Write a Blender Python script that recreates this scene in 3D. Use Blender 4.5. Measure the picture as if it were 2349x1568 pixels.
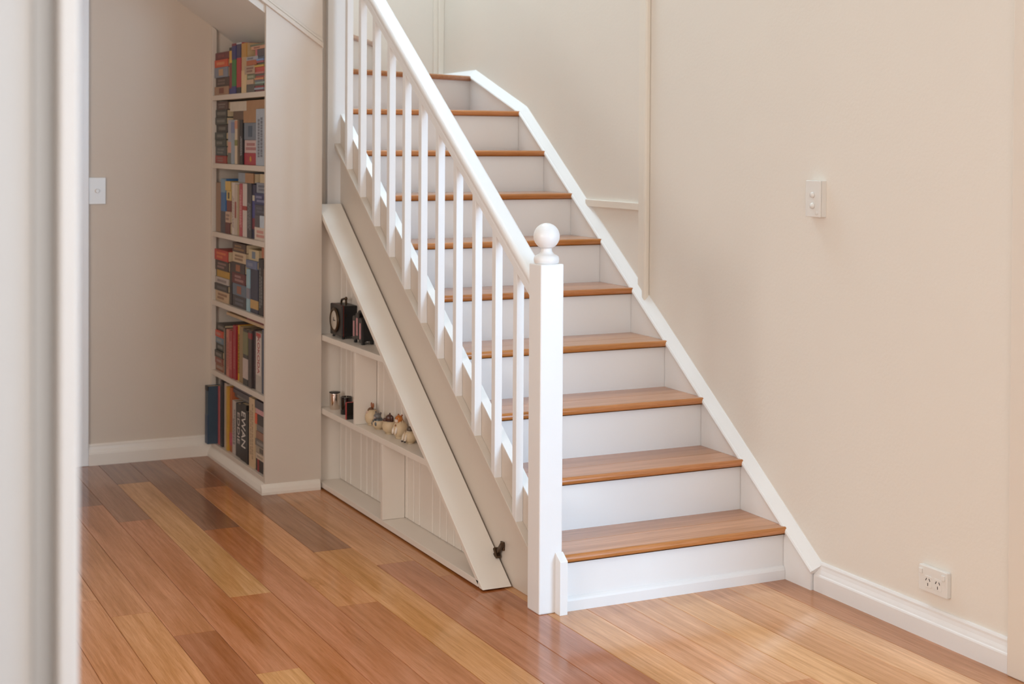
import bpy, bmesh, math, random
from mathutils import Vector, Matrix

random.seed(7)
scene = bpy.context.scene
for o in list(bpy.data.objects):
    bpy.data.objects.remove(o, do_unlink=True)
COL = scene.collection

# ------------------------------------------------------------------ camera
CAM_H = 1.408
YAW, PITCH, ROLL = 0.45498185, 0.01628544, 0.00568707
F_PX, V0 = 3471.32, 380.19
cam_data = bpy.data.cameras.new('camera')
cam = bpy.data.objects.new('camera', cam_data)
COL.objects.link(cam)
_f0 = Vector((math.sin(YAW), math.cos(YAW), 0)); _r0 = Vector((math.cos(YAW), -math.sin(YAW), 0)); _u0 = Vector((0, 0, 1))
_f = _f0 * math.cos(PITCH) - _u0 * math.sin(PITCH)
_u1 = _u0 * math.cos(PITCH) + _f0 * math.sin(PITCH)
_r = _r0 * math.cos(ROLL) + _u1 * math.sin(ROLL)
_u = -_r0 * math.sin(ROLL) + _u1 * math.cos(ROLL)
cam.matrix_world = Matrix(((_r.x, _u.x, -_f.x, 0), (_r.y, _u.y, -_f.y, 0), (_r.z, _u.z, -_f.z, CAM_H), (0, 0, 0, 1)))
cam_data.sensor_width = 36.0
cam_data.sensor_fit = 'HORIZONTAL'
cam_data.lens = 36.0 * F_PX / 2349.0
cam_data.shift_y = (V0 - 784.0) / 2349.0
cam_data.clip_start = 0.05
cam_data.clip_end = 60
cam_data.dof.use_dof = True
cam_data.dof.focus_distance = 4.6
cam_data.dof.aperture_fstop = 4.5
scene.camera = cam

# ------------------------------------------------------------------ light
scene.view_settings.view_transform = 'Standard'
scene.view_settings.look = 'None'
scene.view_settings.gamma = 1.0
scene.view_settings.use_curve_mapping = False
scene.view_settings.exposure = 0.0
world = bpy.data.worlds.new('world')
scene.world = world
world.use_nodes = True
world.node_tree.nodes['Background'].inputs[0].default_value = (0.80, 0.88, 1.0, 1)
world.node_tree.nodes['Background'].inputs[1].default_value = 0.05

def area_light(name, loc, target, sx, sy, power, color):
    d = bpy.data.lights.new(name, 'AREA')
    d.shape = 'RECTANGLE'; d.size = sx; d.size_y = sy
    d.energy = power; d.color = color
    o = bpy.data.objects.new(name, d)
    COL.objects.link(o)
    o.location = loc
    o.rotation_euler = (Vector(target) - Vector(loc)).to_track_quat('-Z', 'Y').to_euler()
    return o
# daylight: wide sunroom window behind the photographer's right shoulder, and the landing skylight;
# plus fill lamps added straight behind, from the left and high over the stairs
area_light('daylight_sunroom_window', (3.75, -0.56, 1.35), (3.75, 3, 1.35), 1.8, 2.0, 162, (0.48, 0.73, 1.0))
area_light('fill_lamp_rear', (0.25, -0.56, 1.55), (0.25, 3, 1.55), 1.5, 1.2, 31, (0.96, 0.98, 1.0))  # added fill for the near wall and risers, no known window
area_light('fill_lamp_left', (-1.72, 2.5, 1.55), (1.0, 2.5, 1.5), 1.6, 1.3, 56, (1.0, 0.97, 0.94))  # unseen fill added on the left to lift the left-facing sides
area_light('daylight_landing_skylight', (2.45, 6.2, 4.86), (2.45, 6.2, 0), 0.9, 1.0, 78, (0.60, 0.82, 1.0))
area_light('fill_lamp_overhead', (1.95, 3.6, 4.86), (1.95, 3.6, 0), 1.6, 1.4, 8, (1.0, 0.95, 0.9))  # weak fill added overhead, not a second skylight

# ------------------------------------------------------------------ materials
def lin(c):
    out = []
    for v in c[:3]:
        v = v / 255.0
        out.append(v / 12.92 if v <= 0.04045 else ((v + 0.055) / 1.055) ** 2.4)
    return (out[0], out[1], out[2], 1.0)

MAT = {}
def new_mat(name):
    m = bpy.data.materials.new(name)
    m.use_nodes = True
    nt = m.node_tree
    return m, nt, nt.nodes['Principled BSDF']

def paint(name, rgb, rough=0.5, bump=0.02, scale=60, vary=0.03):
    m, nt, b = new_mat(name)
    N, L = nt.nodes, nt.links
    tc = N.new('ShaderNodeTexCoord')
    n1 = N.new('ShaderNodeTexNoise'); n1.inputs['Scale'].default_value = 1.7; n1.inputs['Detail'].default_value = 3
    L.new(tc.outputs['Object'], n1.inputs['Vector'])
    mp = N.new('ShaderNodeMapRange'); mp.inputs['To Min'].default_value = 1 - vary; mp.inputs['To Max'].default_value = 1 + vary
    L.new(n1.outputs['Fac'], mp.inputs['Value'])
    mul = N.new('ShaderNodeVectorMath'); mul.operation = 'SCALE'
    mul.inputs[0].default_value = lin(rgb)[:3]
    L.new(mp.outputs['Result'], mul.inputs['Scale'])
    L.new(mul.outputs['Vector'], b.inputs['Base Color'])
    n2 = N.new('ShaderNodeTexNoise'); n2.inputs['Scale'].default_value = scale; n2.inputs['Detail'].default_value = 4
    L.new(tc.outputs['Object'], n2.inputs['Vector'])
    bp = N.new('ShaderNodeBump'); bp.inputs['Strength'].default_value = bump; bp.inputs['Distance'].default_value = 0.01
    L.new(n2.outputs['Fac'], bp.inputs['Height'])
    L.new(bp.outputs['Normal'], b.inputs['Normal'])
    b.inputs['Roughness'].default_value = rough
    MAT[name] = m
    return m

def simple(name, rgb, rough=0.5, metal=0.0, vary=0.08, scale=14, coat=0.0, spec=0.5):
    m, nt, b = new_mat(name)
    N, L = nt.nodes, nt.links
    tc = N.new('ShaderNodeTexCoord')
    n1 = N.new('ShaderNodeTexNoise'); n1.inputs['Scale'].default_value = scale; n1.inputs['Detail'].default_value = 3
    L.new(tc.outputs['Object'], n1.inputs['Vector'])
    mp = N.new('ShaderNodeMapRange'); mp.inputs['To Min'].default_value = 1 - vary; mp.inputs['To Max'].default_value = 1 + vary
    L.new(n1.outputs['Fac'], mp.inputs['Value'])
    mul = N.new('ShaderNodeVectorMath'); mul.operation = 'SCALE'
    mul.inputs[0].default_value = lin(rgb)[:3]
    L.new(mp.outputs['Result'], mul.inputs['Scale'])
    L.new(mul.outputs['Vector'], b.inputs['Base Color'])
    b.inputs['Roughness'].default_value = rough
    b.inputs['Metallic'].default_value = metal
    b.inputs['Coat Weight'].default_value = coat
    b.inputs['Specular IOR Level'].default_value = spec
    MAT[name] = m
    return m

def objcolor(name, rough=0.55, vary=0.10, scale=(20, 20, 20), coat=0.0):
    """colour comes from the object's own colour; a little procedural wear on top"""
    m, nt, b = new_mat(name)
    N, L = nt.nodes, nt.links
    tc = N.new('ShaderNodeTexCoord'); oi = N.new('ShaderNodeObjectInfo')
    n1 = N.new('ShaderNodeTexNoise'); n1.inputs['Scale'].default_value = 1.0; n1.inputs['Detail'].default_value = 3
    mpv = N.new('ShaderNodeMapping'); mpv.inputs['Scale'].default_value = scale
    L.new(tc.outputs['Object'], mpv.inputs['Vector']); L.new(mpv.outputs['Vector'], n1.inputs['Vector'])
    mp = N.new('ShaderNodeMapRange'); mp.inputs['To Min'].default_value = 1 - vary; mp.inputs['To Max'].default_value = 1 + vary
    L.new(n1.outputs['Fac'], mp.inputs['Value'])
    mul = N.new('ShaderNodeVectorMath'); mul.operation = 'SCALE'
    L.new(oi.outputs['Color'], mul.inputs[0]); L.new(mp.outputs['Result'], mul.inputs['Scale'])
    L.new(mul.outputs['Vector'], b.inputs['Base Color'])
    b.inputs['Roughness'].default_value = rough
    b.inputs['Coat Weight'].default_value = coat
    MAT[name] = m
    return m

def wood(name, along, rough=0.30, coat=0.0, coat_rough=0.08, spec=0.35):
    """timber: object colour x stretched grain, knots and pores, running along axis 'x' or 'y'"""
    m, nt, b = new_mat(name)
    N, L = nt.nodes, nt.links
    tc = N.new('ShaderNodeTexCoord'); oi = N.new('ShaderNodeObjectInfo')
    off = N.new('ShaderNodeVectorMath'); off.operation = 'SCALE'
    off.inputs[0].default_value = (37.0, 53.0, 11.0)
    L.new(oi.outputs['Random'], off.inputs['Scale'])
    add = N.new('ShaderNodeVectorMath'); add.operation = 'ADD'
    L.new(tc.outputs['Object'], add.inputs[0]); L.new(off.outputs['Vector'], add.inputs[1])
    def mapped(la, lc):
        mv = N.new('ShaderNodeMapping')
        mv.inputs['Scale'].default_value = (lc, la, lc) if along == 'y' else (la, lc, lc)
        L.new(add.outputs['Vector'], mv.inputs['Vector'])
        return mv.outputs['Vector']
    def noise(vec, scale, detail, dist=0.0, rough_=0.55):
        n = N.new('ShaderNodeTexNoise'); n.inputs['Scale'].default_value = scale
        n.inputs['Detail'].default_value = detail; n.inputs['Distortion'].default_value = dist
        n.inputs['Roughness'].default_value = rough_
        L.new(vec, n.inputs['Vector']); return n.outputs['Fac']
    def rng(v, a, c, lo=0.0, hi=1.0):
        r = N.new('ShaderNodeMapRange'); r.inputs['From Min'].default_value = lo; r.inputs['From Max'].default_value = hi
        r.inputs['To Min'].default_value = a; r.inputs['To Max'].default_value = c
        L.new(v, r.inputs['Value']); return r.outputs['Result']
    def times(a, c):
        t = N.new('ShaderNodeMath'); t.operation = 'MULTIPLY'; L.new(a, t.inputs[0]); L.new(c, t.inputs[1]); return t.outputs[0]
    broad = rng(noise(mapped(1.1, 9), 1.0, 3, 0.6), 0.80, 1.18, 0.25, 0.75)
    grain = rng(noise(mapped(2.2, 75), 1.0, 5, 0.35), 0.80, 1.13, 0.3, 0.7)
    pores = rng(noise(mapped(14, 520), 1.0, 2), 0.86, 1.05, 0.30, 0.55)
    vein = rng(noise(mapped(0.9, 16), 1.0, 6, 1.6, 0.7), 0.72, 1.0, 0.30, 0.40)
    g = times(times(broad, grain), times(pores, vein))
    mul = N.new('ShaderNodeVectorMath'); mul.operation = 'SCALE'
    L.new(oi.outputs['Color'], mul.inputs[0]); L.new(g, mul.inputs['Scale'])
    hs = N.new('ShaderNodeHueSaturation')
    L.new(rng(g, 1.12, 0.94, 0.6, 1.15), hs.inputs['Saturation'])
    L.new(mul.outputs['Vector'], hs.inputs['Color'])
    L.new(hs.outputs['Color'], b.inputs['Base Color'])
    bp = N.new('ShaderNodeBump'); bp.inputs['Strength'].default_value = 0.05; bp.inputs['Distance'].default_value = 0.002
    L.new(g, bp.inputs['Height'])
    L.new(bp.outputs['Normal'], b.inputs['Normal'])
    b.inputs['Roughness'].default_value = rough
    b.inputs['Coat Weight'].default_value = coat
    b.inputs['Coat Roughness'].default_value = coat_rough
    b.inputs['Specular IOR Level'].default_value = spec
    MAT[name] = m
    return m

paint('wall_paint', (238, 230, 219), rough=0.62, bump=0.05, scale=90, vary=0.012)
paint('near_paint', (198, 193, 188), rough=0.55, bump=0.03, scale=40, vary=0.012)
paint('wall_paint_in_shade', (214, 198, 181), rough=0.62, bump=0.05, scale=90, vary=0.012)  # same cream as wall_paint, with the far hall's dimness put into the colour
paint('trim_white', (243, 241, 239), rough=0.30, bump=0.03, scale=25, vary=0.012)
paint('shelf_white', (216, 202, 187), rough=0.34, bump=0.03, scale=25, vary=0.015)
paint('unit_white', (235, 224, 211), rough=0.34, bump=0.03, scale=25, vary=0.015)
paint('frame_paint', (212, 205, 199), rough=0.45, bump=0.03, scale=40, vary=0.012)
paint('batten_cream', (241, 232, 219), rough=0.5, bump=0.03, scale=60, vary=0.012)
paint('ceiling_white', (232, 228, 220), rough=0.7, bump=0.02, scale=80, vary=0.01)
simple('gap_dark', (28, 22, 18), rough=0.9)
simple('subfloor', (60, 36, 22), rough=0.9)
simple('plastic_white', (236, 232, 226), rough=0.22, vary=0.01)
simple('slot_dark', (40, 34, 30), rough=0.6)
simple('bronze', (92, 74, 58), rough=0.32, metal=0.9, vary=0.25, scale=60)
simple('black_metal', (24, 22, 22), rough=0.42, vary=0.1)
simple('black_paint', (44, 40, 38), rough=0.38, vary=0.1)
simple('dial_cream', (206, 194, 178), rough=0.35, vary=0.05)
simple('brass_aged', (84, 66, 48), rough=0.35, metal=0.8, vary=0.2, scale=50)
simple('red_edge', (112, 42, 32), rough=0.5)
simple('pink_glass', (198, 138, 142), rough=0.25, vary=0.22, scale=70)
simple('chrome', (226, 214, 204), rough=0.08, metal=1.0, vary=0.02)
simple('black_gloss', (16, 14, 14), rough=0.10, coat=0.6, vary=0.05)
simple('wax', (208, 196, 180), rough=0.5)
simple('red_card', (176, 22, 34), rough=0.4)
simple('eggshell', (214, 188, 152), rough=0.55, vary=0.10, scale=30)
simple('pages', (206, 182, 146), rough=0.85, vary=0.10, scale=90)
objcolor('book_cover', rough=0.42, vary=0.12, scale=(30, 30, 30))
objcolor('ceramic', rough=0.35, vary=0.15, scale=(60, 60, 60), coat=0.3)
wood('floor_timber', 'y', rough=0.42, coat=0.70, coat_rough=0.13, spec=0.2)
wood('tread_timber', 'x', rough=0.36, coat=0.8, coat_rough=0.16)

# ------------------------------------------------------------------ mesh helpers
def mesh_obj(name, bm, mat, parent=None, color=None, smooth=False, bevel=0.0, seg=2):
    bmesh.ops.recalc_face_normals(bm, faces=bm.faces[:])
    me = bpy.data.meshes.new(name)
    bm.to_mesh(me); bm.free()
    if smooth:
        for p in me.polygons: p.use_smooth = True
    me.materials.append(MAT[mat])
    o = bpy.data.objects.new(name, me)
    COL.objects.link(o)
    if parent is not None:
        o.parent = parent
        o.matrix_parent_inverse = Matrix.Translation(parent.location).inverted()
    if color is not None: o.color = lin(color)
    if bevel:
        md = o.modifiers.new('bevel', 'BEVEL'); md.width = bevel; md.segments = seg
        md.limit_method = 'ANGLE'; md.angle_limit = math.radians(40); md.harden_normals = False
    return o

def recenter(o):
    """put the object's origin at the middle of its mesh so object-space textures differ per piece"""
    me = o.data
    c = Vector((0, 0, 0))
    for v in me.vertices: c += v.co
    c /= len(me.vertices)
    for v in me.vertices: v.co -= c
    o.location = o.location + c
    return o

def bm_box(bm, x0, x1, y0, y1, z0, z1):
    v = [bm.verts.new(p) for p in ((x0,y0,z0),(x1,y0,z0),(x1,y1,z0),(x0,y1,z0),(x0,y0,z1),(x1,y0,z1),(x1,y1,z1),(x0,y1,z1))]
    for f in ((0,3,2,1),(4,5,6,7),(0,1,5,4),(1,2,6,5),(2,3,7,6),(3,0,4,7)):
        bm.faces.new([v[i] for i in f])
    return v

def box(name, x0, x1, y0, y1, z0, z1, mat, parent=None, color=None, bevel=0.0, seg=2):
    bm = bmesh.new(); bm_box(bm, x0, x1, y0, y1, z0, z1)
    return mesh_obj(name, bm, mat, parent, color, bevel=bevel, seg=seg)

def bm_prism(bm, pts, axis, a, b):
    """extrude a 2-D polygon along axis between a and b. axis x: pts=(y,z); y: (x,z); z: (x,y)"""
    def P(p, t):
        if axis == 'x': return (t, p[0], p[1])
        if axis == 'y': return (p[0], t, p[1])
        return (p[0], p[1], t)
    A = [bm.verts.new(P(p, a)) for p in pts]; B = [bm.verts.new(P(p, b)) for p in pts]
    n = len(pts)
    bm.faces.new(A); bm.faces.new(B[::-1])
    for i in range(n):
        j = (i + 1) % n
        bm.faces.new((A[i], B[i], B[j], A[j]))

def prism(name, pts, axis, a, b, mat, parent=None, color=None, bevel=0.0, seg=2, smooth=False):
    bm = bmesh.new(); bm_prism(bm, pts, axis, a, b)
    return mesh_obj(name, bm, mat, parent, color, bevel=bevel, seg=seg, smooth=smooth)

def bm_lathe(bm, prof, cx, cy, seg=32, z0=0.0, axis='z', cz=0.0):
    rings = []
    for r, z in prof:
        ring = []
        for i in range(seg):
            a = 2 * math.pi * i / seg
            if axis == 'z': ring.append(bm.verts.new((cx + r*math.cos(a), cy + r*math.sin(a), z0 + z)))
            elif axis == 'x': ring.append(bm.verts.new((cx + z, cy + r*math.cos(a), cz + r*math.sin(a))))
        rings.append(ring)
    for a, b in zip(rings, rings[1:]):
        for i in range(seg):
            j = (i + 1) % seg
            bm.faces.new((a[i], a[j], b[j], b[i]))
    bm.faces.new(rings[0][::-1]); bm.faces.new(rings[-1])

def lathe(name, prof, cx, cy, z0, mat, parent=None, seg=32, color=None, axis='z', cz=0.0):
    bm = bmesh.new(); bm_lathe(bm, prof, cx, cy, seg, z0, axis, cz)
    return mesh_obj(name, bm, mat, parent, color, smooth=True)

def ball(name, c, r, mat, parent=None, color=None, rot=(0,0,0), sub=3):
    bm = bmesh.new()
    bmesh.ops.create_icosphere(bm, subdivisions=sub, radius=1.0)
    M = Matrix.Translation(c) @ Matrix.Rotation(rot[2],4,'Z') @ Matrix.Rotation(rot[1],4,'Y') @ Matrix.Rotation(rot[0],4,'X') @ Matrix.Diagonal((r[0], r[1], r[2], 1))
    bmesh.ops.transform(bm, matrix=M, verts=bm.verts[:])
    return mesh_obj(name, bm, mat, parent, color, smooth=True)

def sweep(name, prof, path, mat, parent=None, bevel=0.0):
    """sweep profile (x, n) along a path in the yz plane, mitred; n is measured square to the path"""
    bm = bmesh.new()
    rings = []
    for i, (y, z) in enumerate(path):
        def unit(a, b):
            d = Vector((b[0]-a[0], b[1]-a[1])); return d.normalized()
        if i == 0: d = unit(path[0], path[1]); k = 1.0; n = Vector((-d.y, d.x))
        elif i == len(path)-1: d = unit(path[-2], path[-1]); k = 1.0; n = Vector((-d.y, d.x))
        else:
            d1 = unit(path[i-1], path[i]); d2 = unit(path[i], path[i+1])
            n1 = Vector((-d1.y, d1.x)); n2 = Vector((-d2.y, d2.x)); n = (n1+n2).normalized(); k = 1.0/max(0.3, n.dot(n1))
        rings.append([bm.verts.new((px, y + n.x*pn*k, z + n.y*pn*k)) for px, pn in prof])
    m = len(prof)
    for a, b in zip(rings, rings[1:]):
        for i in range(m):
            j = (i+1) % m
            bm.faces.new((a[i], a[j], b[j], b[i]))
    bm.faces.new(rings[0]); bm.faces.new(rings[-1][::-1])
    return mesh_obj(name, bm, mat, parent, bevel=bevel)

def tag(o, label, cat=None, group=None, kind=None):
    if label: o['label'] = label
    if cat: o['category'] = cat
    if group: o['group'] = group
    if kind: o['kind'] = kind
    return o

def struct(o, label, cat):
    return tag(o, label, cat, kind='structure')

def thing(name, label, cat, loc=(0,0,0), group=None, rotz=0.0):
    o = bpy.data.objects.new(name, None)
    o.empty_display_size = 0.1
    COL.objects.link(o); o.location = loc; o.rotation_euler = (0,0,rotz)
    return tag(o, label, cat, group)

# ------------------------------------------------------------------ key dimensions (metres)
RISE, GOING = 0.17108, 0.24382
Y_NOSE, OVER = 3.9693, 0.0190
X_STR_OUT, X_STR_IN = 2.101, 2.130      # carriage board on the open side
X_WSTR = 2.936                           # face of the wall string
X_WALL = 2.964                           # right-hand wall
Y_FAR, Y_PANEL, Y_BACK = 6.645, 5.811, 6.843
X_BOOK = 1.757                           # front of the bookcase
Z_TOP = 4.95

def nose_y(i): return Y_NOSE + (i-1)*GOING
def soffit_z(x): return 1.9116 - 0.70*(x - 1.756)
def trim_z(x): return 1.938 - 0.6956*(x - 1.7612)
def string_top(y): return 0.682 + 0.695*(y - 4.706)
def ledge_z(y): return 0.2249 + 0.689*(y - 4.202)
def plank_z(y): return 0.006 + 0.7115*(y - 4.262)

# ------------------------------------------------------------------ the room
floor = struct(box('floor', -1.7, X_WALL+0.1, -1.3, Y_BACK+0.1, -0.12, -0.022, 'subfloor'), 'varnished hardwood plank floor', 'floor')
FX = [2.964, 2.836, 2.712, 2.588, 2.458, 2.333, 2.204, 2.073, 1.936, 1.800, 1.662, 1.530, 1.396, 1.264, 1.143, 1.020, 0.893, 0.766, 0.640, 0.514, 0.388, 0.262, 0.136, 0.010, -0.20]
# joints measured per board row: (y of butt joints), colour of each board from near to far
ROWS = [
 ([-0.6, 2.2], [(196,146,104),(190,138,98),(178,124,88)]),
 ([0.4, 2.6], [(214,172,130),(206,160,118),(214,170,128)]),
 ([1.2, 2.9], [(200,150,104),(206,158,112),(202,152,108)]),
 ([0.2, 1.9], [(214,166,112),(208,160,110),(222,176,124)]),
 ([1.0, 3.21], [(196,140,96),(200,138,92),(214,166,122)]),
 ([0.1, 2.4], [(206,158,116),(202,150,104),(204,152,110)]),
 ([1.1, 2.75], [(198,146,98),(210,164,112),(216,166,112)]),
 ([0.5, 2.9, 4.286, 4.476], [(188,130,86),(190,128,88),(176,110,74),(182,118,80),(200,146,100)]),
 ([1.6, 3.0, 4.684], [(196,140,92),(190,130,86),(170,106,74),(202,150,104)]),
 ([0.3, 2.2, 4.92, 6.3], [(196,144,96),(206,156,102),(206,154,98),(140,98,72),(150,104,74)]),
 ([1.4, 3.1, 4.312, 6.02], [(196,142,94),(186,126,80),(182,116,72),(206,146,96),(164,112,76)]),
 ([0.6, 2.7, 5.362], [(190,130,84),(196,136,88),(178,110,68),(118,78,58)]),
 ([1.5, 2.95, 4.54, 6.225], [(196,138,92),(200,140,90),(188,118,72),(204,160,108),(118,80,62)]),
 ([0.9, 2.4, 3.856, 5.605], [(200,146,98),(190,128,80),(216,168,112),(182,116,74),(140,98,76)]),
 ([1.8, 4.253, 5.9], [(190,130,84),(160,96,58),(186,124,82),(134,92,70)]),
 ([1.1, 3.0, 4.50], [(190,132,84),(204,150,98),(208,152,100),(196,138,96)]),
 ([0.4, 2.6, 4.686], [(196,140,92),(190,130,82),(200,138,86),(206,150,104)]),
 ([1.7, 3.6], [(196,138,90),(190,130,84),(194,136,92)]),
 ([0.8, 2.9, 5.1], [(200,144,96),(186,126,82),(194,134,88),(186,130,92)]),
 ([1.9, 4.2], [(196,138,92),(190,132,86),(184,128,90)]),
 ([0.2, 2.8, 5.0], [(190,130,84),(198,140,92),(186,126,82),(184,128,90)]),
 ([1.3, 3.9], [(200,144,96),(190,130,86),(182,124,84)]),
 ([0.9, 3.2], [(190,130,84),(196,138,90),(184,128,86)]),
 ([1.8, 4.4], [(196,138,92),(190,130,86),(186,128,88)]),
]
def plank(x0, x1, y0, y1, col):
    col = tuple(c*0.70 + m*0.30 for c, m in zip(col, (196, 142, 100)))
    k = (1.02, 0.96, 0.88) if x0 > 2.0 else (0.97, 0.88, 0.73)  # left boards multiplied darker: the floor's light falloff is put into the colour
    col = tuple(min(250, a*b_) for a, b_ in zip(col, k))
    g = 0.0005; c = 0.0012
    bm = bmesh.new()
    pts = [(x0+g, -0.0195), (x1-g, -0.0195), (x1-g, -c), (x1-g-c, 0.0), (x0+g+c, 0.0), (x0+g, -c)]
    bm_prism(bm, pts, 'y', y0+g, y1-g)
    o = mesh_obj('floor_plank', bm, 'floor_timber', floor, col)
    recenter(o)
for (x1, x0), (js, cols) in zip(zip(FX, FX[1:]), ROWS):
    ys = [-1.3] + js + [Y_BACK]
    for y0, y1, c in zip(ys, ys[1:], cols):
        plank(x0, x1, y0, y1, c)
left_planks = struct(box('floor_left', -1.7, -0.20, -1.3, Y_BACK, -0.0195, 0.0, 'floor_timber', None, (190,134,90)), 'timber floor out of sight on the left', 'floor')

wall_right = struct(box('wall_right', X_WALL, X_WALL+0.1, 2.90, Y_BACK+0.1, 0, Z_TOP, 'wall_paint'), 'cream painted plaster wall beside the stairs', 'wall')
wall_back = struct(box('wall_back', -1.7, X_WALL, Y_BACK, Y_BACK+0.1, 0, Z_TOP, 'wall_paint'), 'cream wall at the turn of the stairs', 'wall')
wall_far = struct(prism('wall_far', [(-1.7,0),(1.99,0),(1.99,soffit_z(1.99)),(1.0,soffit_z(1.0)),(0.8,2.58),(-1.7,2.58)], 'y', Y_FAR, Y_FAR+0.09, 'wall_paint_in_shade'), 'cream wall at the far end of the hall with dimmer plate', 'wall')
_wl = bmesh.new()
bm_box(_wl, -1.8, -1.7, -1.3, 1.7, 0, 2.6); bm_box(_wl, -1.8, -1.7, 3.3, Y_BACK, 0, 2.6); bm_box(_wl, -1.8, -1.7, 1.7, 3.3, 2.2, 2.6); bm_box(_wl, -1.8, -1.7, 1.7, 3.3, 0, 0.9)
wall_left = struct(mesh_obj('wall_left', _wl, 'wall_paint_in_shade'), 'cream hall wall out of view on the left', 'wall')

# the near wall whose doorway edge blurs across the left of the picture
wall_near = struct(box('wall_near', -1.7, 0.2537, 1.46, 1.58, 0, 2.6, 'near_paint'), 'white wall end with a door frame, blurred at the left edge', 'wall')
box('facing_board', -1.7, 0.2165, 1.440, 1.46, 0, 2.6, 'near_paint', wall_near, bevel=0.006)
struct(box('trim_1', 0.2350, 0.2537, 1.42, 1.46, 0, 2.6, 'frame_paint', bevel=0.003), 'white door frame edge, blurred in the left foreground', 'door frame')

# rear wall with the wide sunroom window
YR = -0.6
rear = bmesh.new()
bm_box(rear, -1.7, -0.5, YR, YR+0.1, 0, 2.6); bm_box(rear, 1.0, 2.85, YR, YR+0.1, 0, 2.6); bm_box(rear, -0.5, 1.0, YR, YR+0.1, 0, 0.95); bm_box(rear, -0.5, 1.0, YR, YR+0.1, 2.15, 2.6); bm_box(rear, 4.65, 4.8, YR, YR+0.1, 0, 2.6); bm_box(rear, 2.85, 4.65, YR, YR+0.1, 2.35, 2.6); bm_box(rear, 2.85, 4.65, YR, YR+0.1, 0, 0.35)
struct(mesh_obj('wall_rear', rear, 'wall_paint'), 'rear wall behind the camera with a wide window opening', 'wall')
wf = struct(box('window_1', 2.85, 2.89, YR+0.01, YR+0.09, 0.35, 2.35, 'trim_white'), 'white frame of the wide window behind the camera', 'window')
for nm, a in (('frame_jamb', (4.61, 4.65, YR+0.01, YR+0.09, 0.35, 2.35)), ('frame_sill', (2.89, 4.61, YR+0.01, YR+0.09, 0.35, 0.39)), ('frame_head', (2.89, 4.61, YR+0.01, YR+0.09, 2.31, 2.35))):
    box(nm, *a, 'trim_white', wf)
struct(box('wall_sunroom', 4.8, 4.9, YR, 2.9, 0, 2.6, 'wall_paint'), 'cream sunroom wall out of view to the right', 'wall')
struct(box('wall_sunroom_end', X_WALL+0.1, 4.9, 2.9, 3.0, 0, 2.6, 'wall_paint'), 'cream sunroom end wall out of view', 'wall')
struct(box('floor_sunroom', X_WALL, 4.8, -1.3, 2.9, -0.0195, 0.0, 'floor_timber', None, (176,118,76)), 'timber floor of the sunroom out of view', 'floor')

# ceilings: low over the hall, high over the stairwell
struct(box('ceiling', -1.7, 4.9, -1.3, 2.3, 2.6, 2.7, 'ceiling_white'), 'hall ceiling over the camera', 'ceiling')
struct(box('ceiling_left', -1.7, 0.85, 2.3, Y_PANEL, 2.6, 2.7, 'ceiling_white'), 'hall ceiling left of the stairwell', 'ceiling')
struct(box('ceiling_sunroom', X_WALL, 4.9, 2.3, 3.0, 2.6, 2.7, 'ceiling_white'), 'sunroom ceiling out of view', 'ceiling')
struct(box('ceiling_stairwell', -1.7, X_WALL, 2.2, Y_BACK, Z_TOP, Z_TOP+0.05, 'ceiling_white'), 'high ceiling over the stairwell', 'ceiling')
_ws = bmesh.new()
bm_box(_ws, 0.75, 0.85, 2.3, Y_BACK, 2.7, Z_TOP)
struct(mesh_obj('wall_stairwell_left', _ws, 'wall_paint'), 'upper stairwell wall on the left', 'wall')
struct(box('wall_stairwell_near', 0.75, X_WALL, 2.2, 2.3, 2.6, Z_TOP, 'wall_paint'), 'upper stairwell wall above the hall ceiling', 'wall')

# sloping underside of the upper flight, and the boarded end beside the stairs
struct(prism('ceiling_soffit', [(0.8, soffit_z(0.8)), (1.985, soffit_z(1.985)), (1.985, soffit_z(1.985)+0.05), (0.8, soffit_z(0.8)+0.05)], 'y', Y_PANEL+0.018, Y_FAR+0.05, 'ceiling_white'), 'sloping white soffit under the upper stair flight', 'soffit')
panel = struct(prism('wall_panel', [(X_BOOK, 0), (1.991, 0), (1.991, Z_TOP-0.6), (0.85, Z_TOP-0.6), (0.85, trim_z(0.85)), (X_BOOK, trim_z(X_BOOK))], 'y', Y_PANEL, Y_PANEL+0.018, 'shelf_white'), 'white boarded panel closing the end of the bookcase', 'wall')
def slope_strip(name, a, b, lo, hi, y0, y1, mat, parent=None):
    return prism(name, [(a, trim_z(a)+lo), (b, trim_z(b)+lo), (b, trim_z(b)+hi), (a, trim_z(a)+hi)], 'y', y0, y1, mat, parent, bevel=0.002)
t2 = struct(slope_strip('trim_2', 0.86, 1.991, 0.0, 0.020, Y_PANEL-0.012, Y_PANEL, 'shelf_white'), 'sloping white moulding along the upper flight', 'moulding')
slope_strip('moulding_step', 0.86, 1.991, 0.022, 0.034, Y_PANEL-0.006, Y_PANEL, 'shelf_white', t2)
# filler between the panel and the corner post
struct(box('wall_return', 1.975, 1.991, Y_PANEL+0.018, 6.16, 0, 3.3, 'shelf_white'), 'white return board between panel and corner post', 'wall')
box('return_filler', 1.991, 2.0452, 5.925, 5.945, 0, 3.3, 'shelf_white', bpy.data.objects['wall_return'])

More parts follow.
